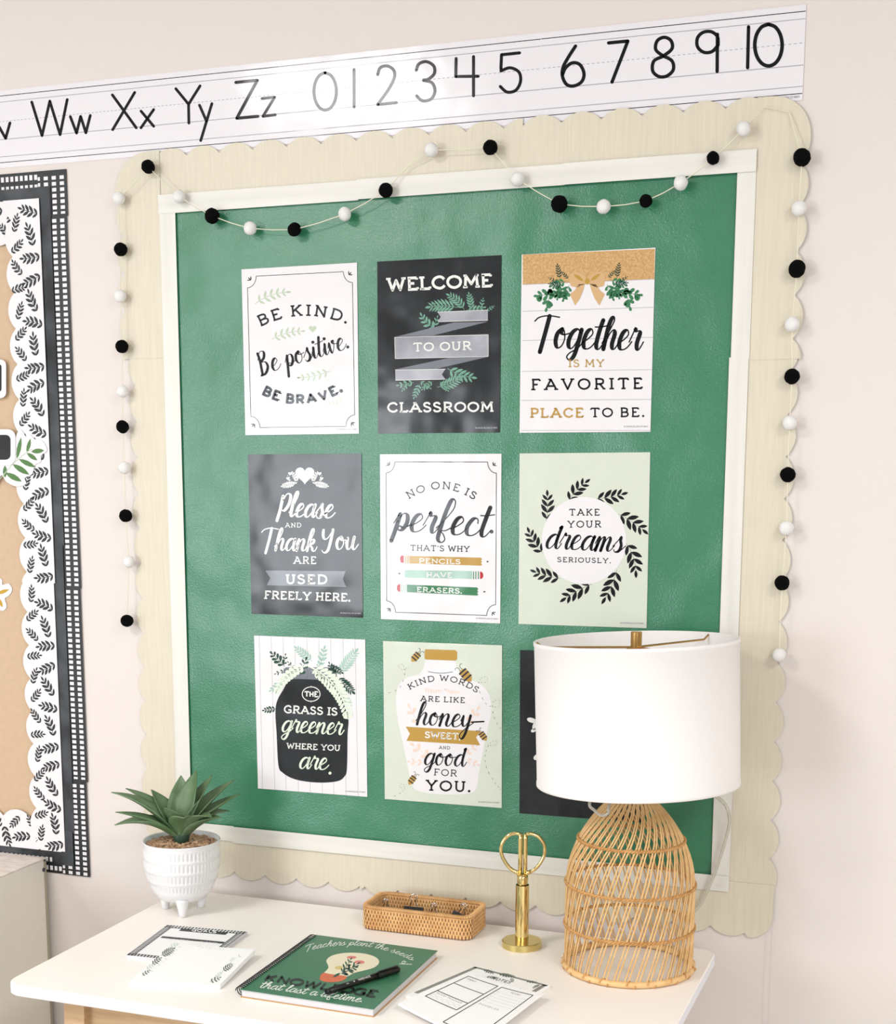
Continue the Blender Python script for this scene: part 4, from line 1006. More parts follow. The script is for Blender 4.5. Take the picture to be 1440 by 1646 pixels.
# ------------------------------------------------------------------ lamp
LXc, LYc = .3759, -.1679
lamp = thing('table_lamp', 'table lamp with open rattan cane base and white drum shade', 'lamp', (LXc, LYc, DZ))
CR = crom([(.0975, .751), (.0985, .775), (.0985, .815), (.0985, .850), (.0980, .882), (.0935, .915), (.0800, .951), (.0640, .978), (.0470, .999), (.0300, 1.016), (.0180, 1.030)], 3)
NC = 74
def cane_pts(ph, off=0.0):
    out = []
    for r, z in CR:
        th = ph+3.0*(z-.745)+(2.2*max(0, z-.93))
        out.append(((r+off)*cos(th), (r+off)*sin(th), z-.745))
    return out
V, Fc = tube(cane_pts(0), (.0014), 5)
me = bpy.data.meshes.new('cane'); me.from_pydata([tuple(v) for v in V], [], Fc); me.update(); me.materials.append(M_rattan)
for p in me.polygons: p.use_smooth = True
for i in range(NC):
    o_ = bpy.data.objects.new('cane', me); C.objects.link(o_); o_.parent = lamp
    o_.rotation_euler = (0, 0, 2*pi*(i+(0.18 if i % 2 else -.18))/NC)
def braid(z, r, m, nm, tr=.0016, n=96, tilt=0.0):
    parts = []
    for ph in (0, pi):
        P_ = [(LXc+(r+.0012*cos(k*n*.5*2*pi/(n*4)+ph))*cos(2*pi*k/(n*4)), LYc+(r+.0012*cos(k*n*.5*2*pi/(n*4)+ph))*sin(2*pi*k/(n*4)), z+.0014*sin(k*n*.5*2*pi/(n*4)+ph)) for k in range(n*4)]
        parts.append(tube(P_, tr, 5, closed=True))
    obj(nm, *join(*parts), m, lamp, smooth=True)
braid(.825, .1000, M_rattand, 'braided_ring'); braid(.892, .0995, M_rattand, 'braided_ring'); braid(.961, .0815, M_rattand, 'braided_ring')
rim = tube([(LXc+.0985*cos(2*pi*k/72), LYc+.0985*sin(2*pi*k/72), DZ+.0055) for k in range(72)], .0052, 8, closed=True)
obj('bottom_rim', *rim, M_rattan, lamp, smooth=True)
wr = []
for k in range(18):
    a0 = 2*pi*k/18+.03*sin(k*3.3)
    P_ = []
    for j in range(13):
        ph = 2*pi*j/12; a = a0+.022*j/2
        rr_ = .0985+.0056*cos(ph); P_.append((LXc+rr_*cos(a), LYc+rr_*sin(a), DZ+.0058+.0055*sin(ph)))
    wr.append(tube(P_, .0012, 5))
for w_ in wr: obj('rim_wrap', *w_, M_rattand, lamp)
obj('neck', *lathe([(.0175, 1.032), (.019, 1.040), (.019, 1.048), (.012, 1.050), (.012, 1.075), (.016, 1.080), (.016, 1.13), (.010, 1.135)], LXc, LYc, 24, capt=True), M_brass, lamp, smooth=True)
obj('bulb', *lathe([(.012, 1.135), (.016, 1.150), (.029, 1.175), (.030, 1.19), (.022, 1.212), (.008, 1.221), (.0005, 1.222)], LXc, LYc, 20), M_ceram, lamp, smooth=True, label='white light bulb, unlit')
# harp
hp = [(LXc+.018*s_, LYc, z) for s_, z in ((-1, 1.08), (-2.4, 1.11), (-3.2, 1.16), (-2.6, 1.22), (-1.0, 1.250), (0, 1.255), (1.0, 1.250), (2.6, 1.22), (3.2, 1.16), (2.4, 1.11), (1, 1.08))]
obj('harp', *tube(crom(hp, 4), .0015, 6), M_brass, lamp)
# shade (slightly tilted)
SR, SH = .1530, .221
tb = Vector((LXc+.0085, LYc-.003, 1.0481)); tt = Vector((LXc-.0005, LYc, 1.0481+SH))
ax = (tt-tb).normalized(); ex = (Vector((1, 0, 0))-ax*ax.x).normalized(); ey = ax.cross(ex)
def shade_pt(r, h, a): return tb+ax*h+ex*(r*cos(a))+ey*(r*sin(a))
N = 96; pr = [(SR, 0), (SR+.0012, .001), (SR+.0012, .006), (SR+.0004, .007), (SR, SH-.007), (SR+.0010, SH-.006), (SR+.0010, SH-.001), (SR-.0004, SH), (SR-.0018, SH-.001), (SR-.0018, .001)]
V = [shade_pt(r, h, 2*pi*k/N) for r, h in pr for k in range(N)]
m_ = len(pr); Fc = [(j*N+k, j*N+(k+1) % N, ((j+1) % m_)*N+(k+1) % N, ((j+1) % m_)*N+k) for j in range(m_) for k in range(N)]
sh = obj('shade', V, Fc, M_shade, lamp, smooth=True)
def sol(o_, me_=None): return o_
# spider
hub = shade_pt(0, SH-.012, 0)
arms = []
for a in (pi+.12, .05+.9, -.9):
    e = shade_pt(SR-.002, SH-.004, a); mid = shade_pt(SR-.012, SH-.011, a)
    arms.append(tube([hub, mid, e], .0016, 6))
obj('spider', *join(*arms), M_brass, lamp)
obj('finial', *join(lathe([(.0112, hub.z-.004), (.0112, hub.z-.001), (.0085, hub.z), (.0085, hub.z+.0225), (.0078, hub.z+.0235)], hub.x, hub.y, 28, capt=True)), M_brass, lamp)
# cord: from the socket out under the shade, down behind to the floor
c0 = at_y(1155, 1283, -.045)
cp = [(LXc+.018, LYc+.01, 1.085), (LXc+.06, LYc+.03, 1.060), tuple(c0), tuple(at_y(1172, 1312, -.035)), tuple(at_y(1166, 1350, -.03)), tuple(at_y(1148, 1405, -.028)), tuple(at_y(1128, 1450, -.03)), tuple(at_y(1108, 1473, -.032)), (.446, -.050, .80), (.436, -.060, .765), (.425, -.060, .7585), (.385, -.058, .7580), (.350, -.057, .7580)]
cord = tube(crom(cp, 6), .0026, 8)
p0 = at_y(950, 1292, -.215)
lp = [(LXc-.015, LYc-.01, 1.09), (LXc-.03, LYc-.05, 1.075)]+[tuple(at_y(*q, -.262)) for q in ((948, 1288), (956, 1303), (968, 1311), (978, 1306), (979, 1294))]+[(LXc-.012, LYc-.02, 1.075)]
loop = tube(crom(lp, 6), .0024, 8)
obj('power_cord', *cord, M_cord, lamp, smooth=True)
obj('cord_loop', *loop, M_cord, lamp, smooth=True)

# ------------------------------------------------------------------ scissors in a stand
SX, SY = .1920, -.1334
sc_s = thing('scissors_stand', 'round gold base with a polished gold upright tube', 'stand', (SX, SY, DZ))
obj('base', *lathe([(.0315, DZ), (.0323, DZ+.0008), (.0323, DZ+.0104), (.0315, DZ+.0112), (.012, DZ+.0114)], SX, SY, 64, capt=True), M_goldb, sc_s)
obj('tube', *lathe([(.0108, DZ+.0114), (.0108, DZ+.016), (.0110, DZ+.0165), (.0110, DZ+.104), (.0098, DZ+.104), (.0098, DZ+.08)], SX, SY, 40, capb=False, capt=True), M_goldm, sc_s, smooth=False)
sc = thing('scissors', 'polished gold scissors standing handles up in the gold tube', 'scissors', (SX, SY, DZ+.03))
# local frame facing the camera side
RX = Vector((.96, .28, 0)).normalized()
def SPt(u, v, w_=0.0):
    return Vector((SX, SY, DZ))+RX*u+Vector((0, 0, v))+Vector((-RX.y, RX.x, 0))*w_
for sg in (-1, 1):
    loopp = crom([(sg*.0052, .118), (sg*.0085, .124), (sg*.018, .129), (sg*.027, .139), (sg*.0345, .155), (sg*.0340, .171), (sg*.0250, .184), (sg*.0130, .189), (sg*.0060, .188)], 5)
    V1, F1 = tube([tuple(SPt(u, v)) for u, v in loopp], .0029, 10)
    V2, F2 = tube([tuple(SPt(sg*.0040, v)) for v in (.116, .15, .18, .189)], .0036, 10)
    V3, F3 = tube([tuple(SPt(sg*.0135*k+sg*.0042*(1-k), .123+.003*k)) for k in (0, 1)], .0035, 8)
    h_ = obj('handle', *join((V1, F1), (V2, F2), (V3, F3)), M_goldm, sc, smooth=True)
    bl = [(-.0016, .112), (.0016, .112), (.0062*1, .100), (.005, .06), (.001, .022), (-.001, .022), (-.002, .06), (-.002, .1)]
    P_ = [(sg*(u if sg > 0 else u), v) for u, v in bl]
    V = [SPt(u, v, sg*.0016-.001) for u, v in P_]+[SPt(u, v, sg*.0016+.001) for u, v in P_]
    nb = len(P_)
    obj('blade', V, [tuple(range(nb)), tuple(range(2*nb-1, nb-1, -1))]+[(i, (i+1) % nb, nb+(i+1) % nb, nb+i) for i in range(nb)], M_goldm, sc)
V, Fc = tube([tuple(SPt(0, v)) for v in (.100, .108, .116, .121)], lambda t: .0088 if t < .5 else .0105-.002*t, 16)
obj('shank', V, Fc, M_goldm, sc, smooth=True)

# ------------------------------------------------------------------ woven tray with clips
tray = thing('woven_tray', 'small rectangular honey-brown rattan tray at the back of the desk', 'tray', (.008, -.096, DZ), (0, 0, 0))
bx0, bx1, by0, by1, br = -.0917, .1082, -.1443, -.0476, .018
def rr_path(ins, n=160):
    """evenly spaced points around the rounded rectangle with outward normals"""
    x0, x1, y0, y1, r = bx0+ins, bx1-ins, by0+ins, by1-ins, br-ins*.6
    P_ = arc(x1-r, y0+r, r, r, -90, 0, 10)+arc(x1-r, y1-r, r, r, 0, 90, 10)+arc(x0+r, y1-r, r, r, 90, 180, 10)+arc(x0+r, y0+r, r, r, 180, 270, 10)
    P_.append(P_[0]); D = [0]
    for i in range(1, len(P_)): D.append(D[-1]+math.dist(P_[i], P_[i-1]))
    out = []; j = 1
    for k in range(n):
        d = D[-1]*k/n
        while D[j] < d: j += 1
        u = (d-D[j-1])/max(1e-9, D[j]-D[j-1]); a, b = P_[j-1], P_[j]
        tx, ty = b[0]-a[0], b[1]-a[1]; l = math.hypot(tx, ty)
        out.append((a[0]+tx*u, a[1]+ty*u, tx/l, ty/l))
    return out
NS = 94
core_o = rr_path(.0035); core_i = rr_path(.0075)
V = [(x, y, z) for P_, z in ((core_o, DZ+.001), (core_o, DZ+.036), (core_i, DZ+.036), (core_i, DZ+.004)) for x, y, _, _ in P_]
Fc = [(j*160+k, j*160+(k+1) % 160, (j+1)*160+(k+1) % 160, (j+1)*160+k) for j in range(3) for k in range(160)]+[tuple(range(480, 640)), tuple(range(159, -1, -1))]
obj('tray_body', V, Fc, M_bbase, tray)
def bead(c, t, up, h, wd, dp):
    """small rounded lozenge: 14 triangles or so"""
    nrm = Vector((t[1], -t[0], 0)); T = Vector((t[0], t[1], 0)); U = Vector((0, 0, 1)); c = Vector(c)
    V = [c-U*h/2-T*wd*.25, c-U*h/2+T*wd*.25, c-U*h*.25+T*wd/2+nrm*dp*.6, c+U*h*.25+T*wd/2+nrm*dp*.6, c+U*h/2+T*wd*.25, c+U*h/2-T*wd*.25, c+U*h*.25-T*wd/2+nrm*dp*.6, c-U*h*.25-T*wd/2+nrm*dp*.6,
         c-U*h*.2+nrm*dp, c+U*h*.2+nrm*dp]
    return V, [(0, 1, 8), (1, 2, 8), (2, 3, 9, 8), (3, 4, 9), (4, 5, 9), (5, 6, 9), (6, 7, 8, 9), (7, 0, 8)]
wv = []
for ins, sgn in ((.0035, 1), (.0075, -1)):
    pth = rr_path(ins, NS*2)
    for row in range(5):
        z = DZ+.0050+row*.0067
        for k in range(row % 2, NS*2, 2):
            x, y, tx, ty = pth[k]
            wv.append(bead((x, y, z), (tx*sgn, ty*sgn), None, .0078, .0043, .0024))
    for row in range(5):
        z = DZ+.0050+row*.0067+.0033
        rt = [(x+ty*.0007*sgn, y-tx*.0007*sgn, z) for x, y, tx, ty in pth[::2]]
        wv.append(tube(rt, .0012, 4, closed=True))
obj('weave', *join(*wv), M_weave, tray, kind='stuff')
rm = []
pth = rr_path(.0052, NS)
rm.append(tube([(x, y, DZ+.0385) for x, y, _, _ in pth], .0032, 6, closed=True))
for (x, y, tx, ty) in rr_path(.0052, 150):
    P_ = [(x+ty*.0039*cos(a)+tx*(.0010*a/6.28), y-tx*.0039*cos(a)+ty*(.0010*a/6.28), DZ+.0385+.0039*sin(a)) for a in [2*pi*j/6 for j in range(7)]]
    rm.append(tube(P_, .0010, 4, caps=False))
obj('rim', *join(*rm), M_weave, tray)
# binder clips: body and two wire handles each
def clip(px, py, yaw, wd, label, lean=0.0, tip=0.0):
    z = DZ+.0085
    p = at_y(px, py, -.092); p = Vector((p.x, -.092, z))
    t = thing('binder_clip', label, 'clip', (p.x, p.y, z), (0, 0, yaw))
    Mx = Matrix.Translation((p.x, p.y, z)) @ Matrix.Rotation(yaw, 4, 'Z') @ Matrix.Rotation(tip, 4, 'Y') @ Matrix.Rotation(lean, 4, 'X')
    h = wd*.72; d_ = wd*.28
    pr_ = [(-d_, 0), (d_, 0), (.0012, h), (-.0012, h)]
    V = [Mx @ Vector((-wd/2, y, zz_)) for y, zz_ in pr_]+[Mx @ Vector((wd/2, y, zz_)) for y, zz_ in pr_]
    obj('clip_body', V, [(3, 2, 1, 0), (4, 5, 6, 7), (0, 1, 5, 4), (1, 2, 6, 5), (2, 3, 7, 6), (3, 0, 4, 7)], M_clip, t)
    H = wd*.66
    for sg in (-1, 1):
        q = [(-wd*.22, h*.75), (-wd*.20, h), (-wd*.10, h+H*.45), (-wd*.18, h+H*.72), (-wd*.13, h+H*.9), (0, h+H*.97), (wd*.13, h+H*.9), (wd*.18, h+H*.72), (wd*.10, h+H*.45), (wd*.20, h), (wd*.22, h*.75)]
        P_ = [tuple(Mx @ Vector((u, sg*(.0012+(v-h)*(.16 if sg < 0 else .05)), v))) for u, v in q]
        obj('wire_handle', *tube(crom(P_, 4), .0006, 6), M_steel, t, smooth=True)
clip(620, 1466, .2, .024, 'binder clip leaning low at the left end of the tray')
clip(665, 1468, .05, .034, 'binder clip standing tallest, with a black body, left of the tray centre')
clip(697, 1476, -.1, .025, 'binder clip right of the tallest clip in the tray')
clip(736, 1482, -.2, .031, 'tilted binder clip at the right end of the tray', lean=.0, tip=.3)

# ------------------------------------------------------------------ potted plant
PXc, PYc = -.4213, -.1581
plant = thing('potted_plant', 'green succulent with pointed leaves in a ribbed white footed pot', 'plant', (PXc, PYc, DZ))
zb = DZ+.022
prof = [(.001, zb+.001), (.030, zb), (.042, zb+.006), (.052, zb+.018)]
bands = [(.024, .036), (.042, .058), (.062, .078), (.082, .0975)]
for z in [k*.002 for k in range(10, 53)]:
    u = min(1, z/.075); r = .052+(.0662-.052)*sin(min(1, (z-.018)/.055)*pi/2) if z > .018 else .052
    for zc in (.0405, .0605, .0805): r += .0012*math.exp(-((z-zc)/.0013)**2)
    prof.append((r, zb+z))
prof += [(.0674, zb+.1065), (.0662, zb+.108), (.0635, zb+.1065), (.0625, zb+.098), (.0005, zb+.098)]
def pot_r(r, z, a):
    h = z-zb
    for b0, b1 in bands:
        if b0 < h < b1: return r-.0016*(0.5+0.5*cos(a*58))**3*min(1, (h-b0)/.003, (b1-h)/.003)
    return r
V, Fc = lathe(prof, PXc, PYc, 348, rf=pot_r)
pot = obj('pot', V, Fc, M_ceram, plant, smooth=True)
for a in (-1.07, 1.03, 3.12):
    a += .0
    x, y = PXc+.036*cos(a), PYc+.036*sin(a)
    obj('foot', *lathe([(.0045, DZ), (.0065, DZ+.001), (.0078, DZ+.012), (.0115, DZ+.027), (.0130, DZ+.032)], x, y, 18, capt=True), M_ceram, plant, smooth=True)
pb = []
rng = random.Random(4)
ico = [(-.525731, 0, .850651), (.525731, 0, .850651), (-.525731, 0, -.850651), (.525731, 0, -.850651), (0, .850651, .525731), (0, .850651, -.525731), (0, -.850651, .525731), (0, -.850651, -.525731), (.850651, .525731, 0), (-.850651, .525731, 0), (.850651, -.525731, 0), (-.850651, -.525731, 0)]
icf = [(1, 4, 0), (4, 9, 0), (4, 5, 9), (8, 5, 4), (1, 8, 4), (1, 10, 8), (10, 3, 8), (8, 3, 5), (3, 2, 5), (3, 7, 2), (3, 10, 7), (10, 6, 7), (6, 11, 7), (6, 0, 11), (6, 1, 0), (10, 1, 6), (11, 0, 9), (2, 11, 9), (5, 2, 9), (11, 2, 7)]
for k in range(520):
    r = .0605*sqrt(rng.random()); a = rng.uniform(0, 2*pi); s_ = rng.uniform(.0024, .0042)
    cx_, cy_, cz_ = PXc+r*cos(a), PYc+r*sin(a), zb+.098+.004*(1-r/.062)+rng.uniform(0, .003)
    sx_, sy_, sz_ = rng.uniform(.8, 1.3), rng.uniform(.8, 1.2), rng.uniform(.6, .9)
    ro = rng.uniform(0, 6)
    pb.append(([(cx_+s_*(x*sx_*cos(ro)-y*sy_*sin(ro)), cy_+s_*(x*sx_*sin(ro)+y*sy_*cos(ro)), cz_+s_*sz_*z) for x, y, z in ico], icf))
pebs = obj('pebbles', *join(*pb), M_peb, plant, smooth=False, kind='stuff')
stz = zb+.100
obj('stem', *lathe([(.013, stz-.004), (.013, stz+.006), (.016, stz+.016), (.012, stz+.022)], PXc, PYc, 16, capt=True), M_leafd, plant, smooth=True)
def plant_leaf(s_, d_, h, wd, bow=.35, z0=.010, curl=0.0, tw=0.0):
    """s_: reach to the photo's right, d_: reach away from the camera, h: tip height above the stones"""
    dx = .939*s_-.344*d_; dy = .344*s_+.939*d_
    wd *= 1.4; z0 -= .004
    A = Vector((PXc, PYc, stz+z0)); T = Vector((PXc+dx, PYc+dy, stz+h))
    out = Vector((dx, dy, 0)); ol = out.length; out.normalize() if ol > 1e-6 else None
    A = A+out*.006
    mid = (A+T)/2+Vector((0, 0, 1))*bow*(T-A).length*.35+out*(-.05*ol)
    side = Vector((-out.y, out.x, 0)); side = (side+Vector((0, 0, tw))).normalized()
    n_, m_ = 14, 6; V = []
    for i in range(n_+1):
        t = i/n_; p = A*(1-t)**2+mid*2*t*(1-t)+T*t*t
        tg = (mid-A)*(2*(1-t))+(T-mid)*(2*t); tg.normalize()
        nr = tg.cross(side).normalized()
        if nr.z < 0: nr = -nr
        w_ = wd*(.42+.58*sin(min(1, t/.42)*pi/2))*(1-max(0, (t-.42)/.58)**1.7) if t < 1 else 0
        w_ = max(w_, .0004)
        for k in range(m_+1):
            u = k/m_*2-1
            V.append(p+side*(u*w_/2)+nr*(abs(u)**1.6*w_*(.34-.2*t)+curl*t*t*abs(u)*w_))
    Fc = [(i*(m_+1)+k, i*(m_+1)+k+1, (i+1)*(m_+1)+k+1, (i+1)*(m_+1)+k) for i in range(n_) for k in range(m_)]
    o_ = obj('leaf', V, Fc, M_leaf, plant, smooth=True)
    md = o_.modifiers.new('thickness', 'SOLIDIFY'); md.thickness = .0016; md.offset = 0
for a in ((-.118, -.005, .092, .030, .55), (-.104, .045, .088, .026, .5), (-.105, -.035, .064, .028, .35), (-.112, -.015, .036, .036, .75), (-.06, .05, .085, .028, .3),
          (.024, .030, .124, .036, .25), (-.006, .045, .112, .034, .15), (.052, .030, .116, .034, .2), (.088, .045, .104, .032, .35), (.100, .030, .082, .030, .3), (.080, .035, .050, .034, .7), (.062, -.045, .058, .030, .95), (.072, -.005, .048, .034, .6),
          (.016, -.060, .060, .032, .9), (-.020, -.035, .072, .034, .5), (.035, .0, .080, .03, .3)):
    plant_leaf(*a)

# ------------------------------------------------------------------ notepads, planner, pen
def sheet_pad(name, label, cat, corners, z0, z1, m_side, m_top, zback=None):
    """corners: pixel corners of the top face at height z1 (front-left, back-left, back-right, front-right)"""
    z1s = [z1, z1+(zback or 0), z1+(zback or 0), z1]
    P_ = [at_z(x, y, z) for (x, y), z in zip(corners, z1s)]
    c0 = sum(P_, Vector())/4
    th = z1-z0
    t = thing(name, label, cat, (c0.x, c0.y, z0))
    V = [p for p in P_]+[p-Vector((0, 0, th)) for p in P_]
    obj('page_stack', V, [(3, 2, 1, 0), (4, 5, 6, 7), (0, 1, 5, 4), (1, 2, 6, 5), (2, 3, 7, 6), (3, 0, 4, 7)], m_side, t)
    V = [p+Vector((0, 0, .0002)) for p in P_]
    obj('top_sheet', V, [(3, 2, 1, 0)], m_top, t)
    nrm = (P_[1]-P_[0]).cross(P_[3]-P_[0]).normalized()
    if nrm.z < 0: nrm = -nrm
    p0 = P_[0]
    def pl(px, py, lift):
        d = ray(px, py); q = p0+nrm*(.0003+lift)
        return CP+d*((q-CP).dot(nrm)/d.dot(nrm))
    return t, pl, P_
# goals pad
gp = [(203, 1535), (268.5, 1486.5), (397.5, 1497.5), (331, 1549)]
t, pl, _ = sheet_pad('notepad', 'gingham-edged goals notepad under the corner of the white leaf pad', 'notepad', gp, DZ, DZ+.0065, M_paper, M_pad)
def lerp2(a, b, t): return (a[0]+(b[0]-a[0])*t, a[1]+(b[1]-a[1])*t)
def quad(c, u, v): return lerp2(lerp2(c[0], c[3], u), lerp2(c[1], c[2], u), v)     # u: across, v: front->back
K = Ink(); K2 = Ink()
def qpoly(K_, c, u0, u1, v0, v1): K_.poly([quad(c, u0, v0), quad(c, u1, v0), quad(c, u1, v1), quad(c, u0, v1)])
nu, nv = 25, 30
for i in range(nu):
    for v0 in (0.004, .965): qpoly(K, gp, (i+.1)/nu, (i+.72)/nu, v0, v0+.03)
    for v0 in (.036, .930): qpoly(K, gp, (i+.1)/nu, (i+.72)/nu, v0, v0+.028) if 1 < i < nu-2 or 1 else None
for j in range(nv):
    for u0 in (0.004, .958): qpoly(K, gp, u0, u0+.036, (j+.1)/nv, (j+.72)/nv)
    for u0 in (.045, .917): qpoly(K, gp, u0, u0+.034, (j+.1)/nv, (j+.72)/nv)
for (u0, u1, v0, v1) in ((.079, .913, .062, .072), (.079, .913, .918, .928), (.079, .09, .062, .928), (.905, .916, .062, .928), (.22, .80, .855, .925), (.12, .90, .60, .655)): qpoly(K, gp, u0, u1, v0, v1)
K.put('black_print', M_pblack, t, pl, .0001)
K = Ink(190, 1460, 5.76); K.caps('GOALS', [(682, 214), (905, 232)], 26, wt=.22, serif=False, gap=.2); K.caps('GOALS & IDEAS', [(428, 286), (650, 304)], 11, wt=.2, serif=False); K.caps('GRATITUDE', [(750, 316), (915, 328)], 11, wt=.2, serif=False)
K.put('white_lettering', M_pad, t, pl, .0002)
# white leaf pad, tipped up on the goals pad
wp = [(207, 1577), (280, 1518), (410, 1526), (353.5, 1583)]
t, pl, _ = sheet_pad('notepad', 'plain white notepad with grey-green leaf sprigs down both sides, resting on the goals pad', 'notepad', wp, DZ+.0005, DZ+.0075, M_pad, M_pad, zback=.0072)
o = (190, 1460, 5.76)
K = Ink(*o)
for a, b, n in (((220, 620), (290, 575), 3), ((310, 520), (395, 460), 4), ((395, 440), (515, 372), 6), ((850, 680), (945, 640), 3), ((965, 580), (1060, 515), 5), ((1060, 480), (1115, 450), 3), ((1130, 410), (1185, 385), 3)): K.sprig(a, b, n, .34, .13, .9)
K.put('leaf_print', M_pleaf, t, pl, .0001)
K = Ink(*o)
for a, b, n in (((260, 560), (330, 520), 3), ((480, 350), (560, 330), 3), ((900, 640), (960, 590), 3), ((1030, 490), (1080, 460), 3), ((1110, 450), (1170, 400), 3)): K.sprig(a, b, n, .34, .16, .9)
for k in range(9): K.caps('SM'[k % 2], [(300+k*32, 585-k*28), (325+k*32, 588-k*28)], 12, wt=.16, serif=False)
K.caps('TO DO LIST', [(730, 362), (985, 388)], 16, wt=.12, serif=False, gap=.3)
K.put('pale_print', M_pmist, t, pl, .0002)
# planner
bk = [(385.5, 1590), (507, 1502.5), (703.5, 1528), (600.5, 1622)]
BZ = DZ+.0125
P_ = [at_z(x, y, BZ) for x, y in bk]
c0 = sum(P_, Vector())/4
book = thing('planner', 'green spiral-bound planner with a light bulb of flowers on the cover', 'planner', (c0.x, c0.y, DZ))
def slab(P4, z0, z1, ins=0.0):
    c_ = sum(P4, Vector())/4; Q = [p+(c_-p).normalized()*ins for p in P4]
    Q = [Vector((p.x, p.y, 0)) for p in Q]
    V = [(p.x, p.y, z1) for p in Q]+[(p.x, p.y, z0) for p in Q]
    return V, [(3, 2, 1, 0), (4, 5, 6, 7), (0, 1, 5, 4), (1, 2, 6, 5), (2, 3, 7, 6), (3, 0, 4, 7)]
obj('back_cover', *slab(P_, DZ, DZ+.0008, 0), M_back, book)
obj('page_stack', *slab(P_, DZ+.001, BZ-.0010, .003), M_paper, book)
obj('front_cover', *slab(P_, BZ-.0008, BZ), M_cover, book)
pl = desk_plane(BZ)
o = (370, 1480, 4.114)
K = Ink(*o); K.poly(crom([(636, 262), (680, 228), (770, 212), (880, 216), (960, 240), (985, 275), (950, 310), (880, 330), (820, 345), (760, 372), (690, 362), (620, 350), (650, 310)], 4, True)); K.put('bulb_print', M_bulb, book, pl, .0001)
K = Ink(*o); K.poly(crom([(612, 346), (660, 352), (768, 368), (745, 395), (700, 405), (630, 404), (592, 385)], 4, True)); K.put('bulb_cap_print', M_orange, book, pl, .0002)
K = Ink(*o); K.disc(803, 242, 32, 10); K.disc(855, 274, 34, 12); K.put('pink_flower_print', M_rose, book, pl, .0002)
K = Ink(*o); K.disc(718, 310, 26, 11); K.put('yellow_flower_print', M_yel, book, pl, .0002)
K = Ink(*o); K.sprig((735, 352), (800, 250), 4, .3, .1, .9, stem=.025); K.sprig((735, 352), (850, 280), 3, .3, .1, .9, stem=.02); K.sprig((740, 352), (840, 300), 3, .35, .12, .9); K.leaf(730, 345, pi-.5, 60, 16); K.leaf(740, 345, .4, 40, 14); K.put('stem_print', M_dgreen, book, pl, .0003)
K = Ink(*o); K.caps('KNOWLEDGE', [(215, 402), (945, 512)], 58, wt=.3, serif=False, gap=.14, slant=.6); K.put('bold_lettering', M_cink_d, book, pl, .0001)
K = Ink(*o); K.script('Teachers plant the seeds', [(505, 200), (860, 165), (1200, 262)], 20, thick=.2, thin=.14, slant=.7); K.script('o', [(1130, 282), (1160, 285)], 18, thick=.24, thin=.16); K.rib([(1120, 285), (1200, 288)], 4); K.script('that last a lifetime.', [(190, 440), (870, 540)], 26, thick=.24, thin=.16, slant=.7); K.put('script_lettering', M_cink_w, book, pl, .0003)
# coil
e0, e1 = P_[0], P_[1]; dr = (e1-e0).normalized(); out = Vector((-dr.y, dr.x, 0)); 
if out.dot(P_[3]-P_[0]) > 0: out = -out
turns = 46; Lh = (e1-e0).length-.008; P2 = []
for k in range(turns*12+1):
    a = 2*pi*k/12; s_ = .004+Lh*k/(turns*12)
    q = e0+dr*s_+out*(.0015+.0078*cos(a)); P2.append((q.x, q.y, DZ+.0078+.0072*sin(a)))
obj('coil_binding', *tube(P2, .0008, 5), M_coil, book, smooth=True)
# pen on the planner
a_, b_ = at_z(370+632/4.114, 1480+478/4.114, BZ+.004), at_z(370+1112/4.114, 1480+318/4.114, BZ+.006)
pen = thing('pen', 'black felt-tip pen lying across the green planner', 'pen', (a_.x, a_.y, BZ))
dv = (b_-a_); dv.z = 0; Lp = dv.length; dv.normalize()
zc = BZ+.0056
def pen_seg(prof_): 
    Ps = [Vector((a_.x, a_.y, zc))+dv*(s_*Lp) for s_, r in prof_]
    V, Fc = [], []; sd = Vector((-dv.y, dv.x, 0)); n = 18
    for (s_, r), p in zip(prof_, Ps):
        V += [p+sd*(r*cos(2*pi*k/n))+Vector((0, 0, r*sin(2*pi*k/n))) for k in range(n)]
    for i in range(len(prof_)-1): Fc += [(i*n+k, i*n+(k+1) % n, (i+1)*n+(k+1) % n, (i+1)*n+k) for k in range(n)]
    Fc += [tuple(range(n)), tuple(range((len(prof_)-1)*n, len(prof_)*n))]
    return V, Fc
obj('barrel', *pen_seg([(0, .0030), (.005, .0040), (.04, .0042), (.045, .0038), (.05, .0046), (.69, .0052)]), M_pen, pen, smooth=True)
obj('cap', *pen_seg([(.69, .0054), (.70, .0056), (.985, .0054), (1.0, .0046)]), M_pen, pen, smooth=True)
sd = Vector((-dv.y, dv.x, 0))
cl = [Vector((a_.x, a_.y, zc))+dv*(s_*Lp)+Vector((0, 0, h))-sd*.002 for s_, h in ((.97, .0055), (.97, .0078), (.72, .0076), (.70, .0062))]
V = [p+sd*.0012 for p in cl]+[p-sd*.0012 for p in cl]
obj('pocket_clip', V, [(0, 1, 2, 3), (7, 6, 5, 4), (0, 4, 5, 1), (1, 5, 6, 2), (2, 6, 7, 3), (3, 7, 4, 0)], M_pen, pen)
K = Ink(); K.caps('PAPER MATE', [(0, 0), (22, 0)], 3.4, wt=.18, serif=False, gap=.2); K.disc(-8, -1.6, 1.1); K.caps('M', [(-22, 0), (-18, 0)], 2.4, wt=.18, serif=False)
up2 = (Vector((0, 0, 1))-sd*.75).normalized(); vv = dv.cross(up2).normalized()
if vv.dot(U2) < 0: vv = -vv
bs = Vector((a_.x, a_.y, zc))+dv*(Lp*.42)
obj('logo_print', [bs+dv*(x*.00105)+vv*((-y-1.7)*.00105)+up2*.0054 for x, y in K.V], K.F, M_ppale, pen)
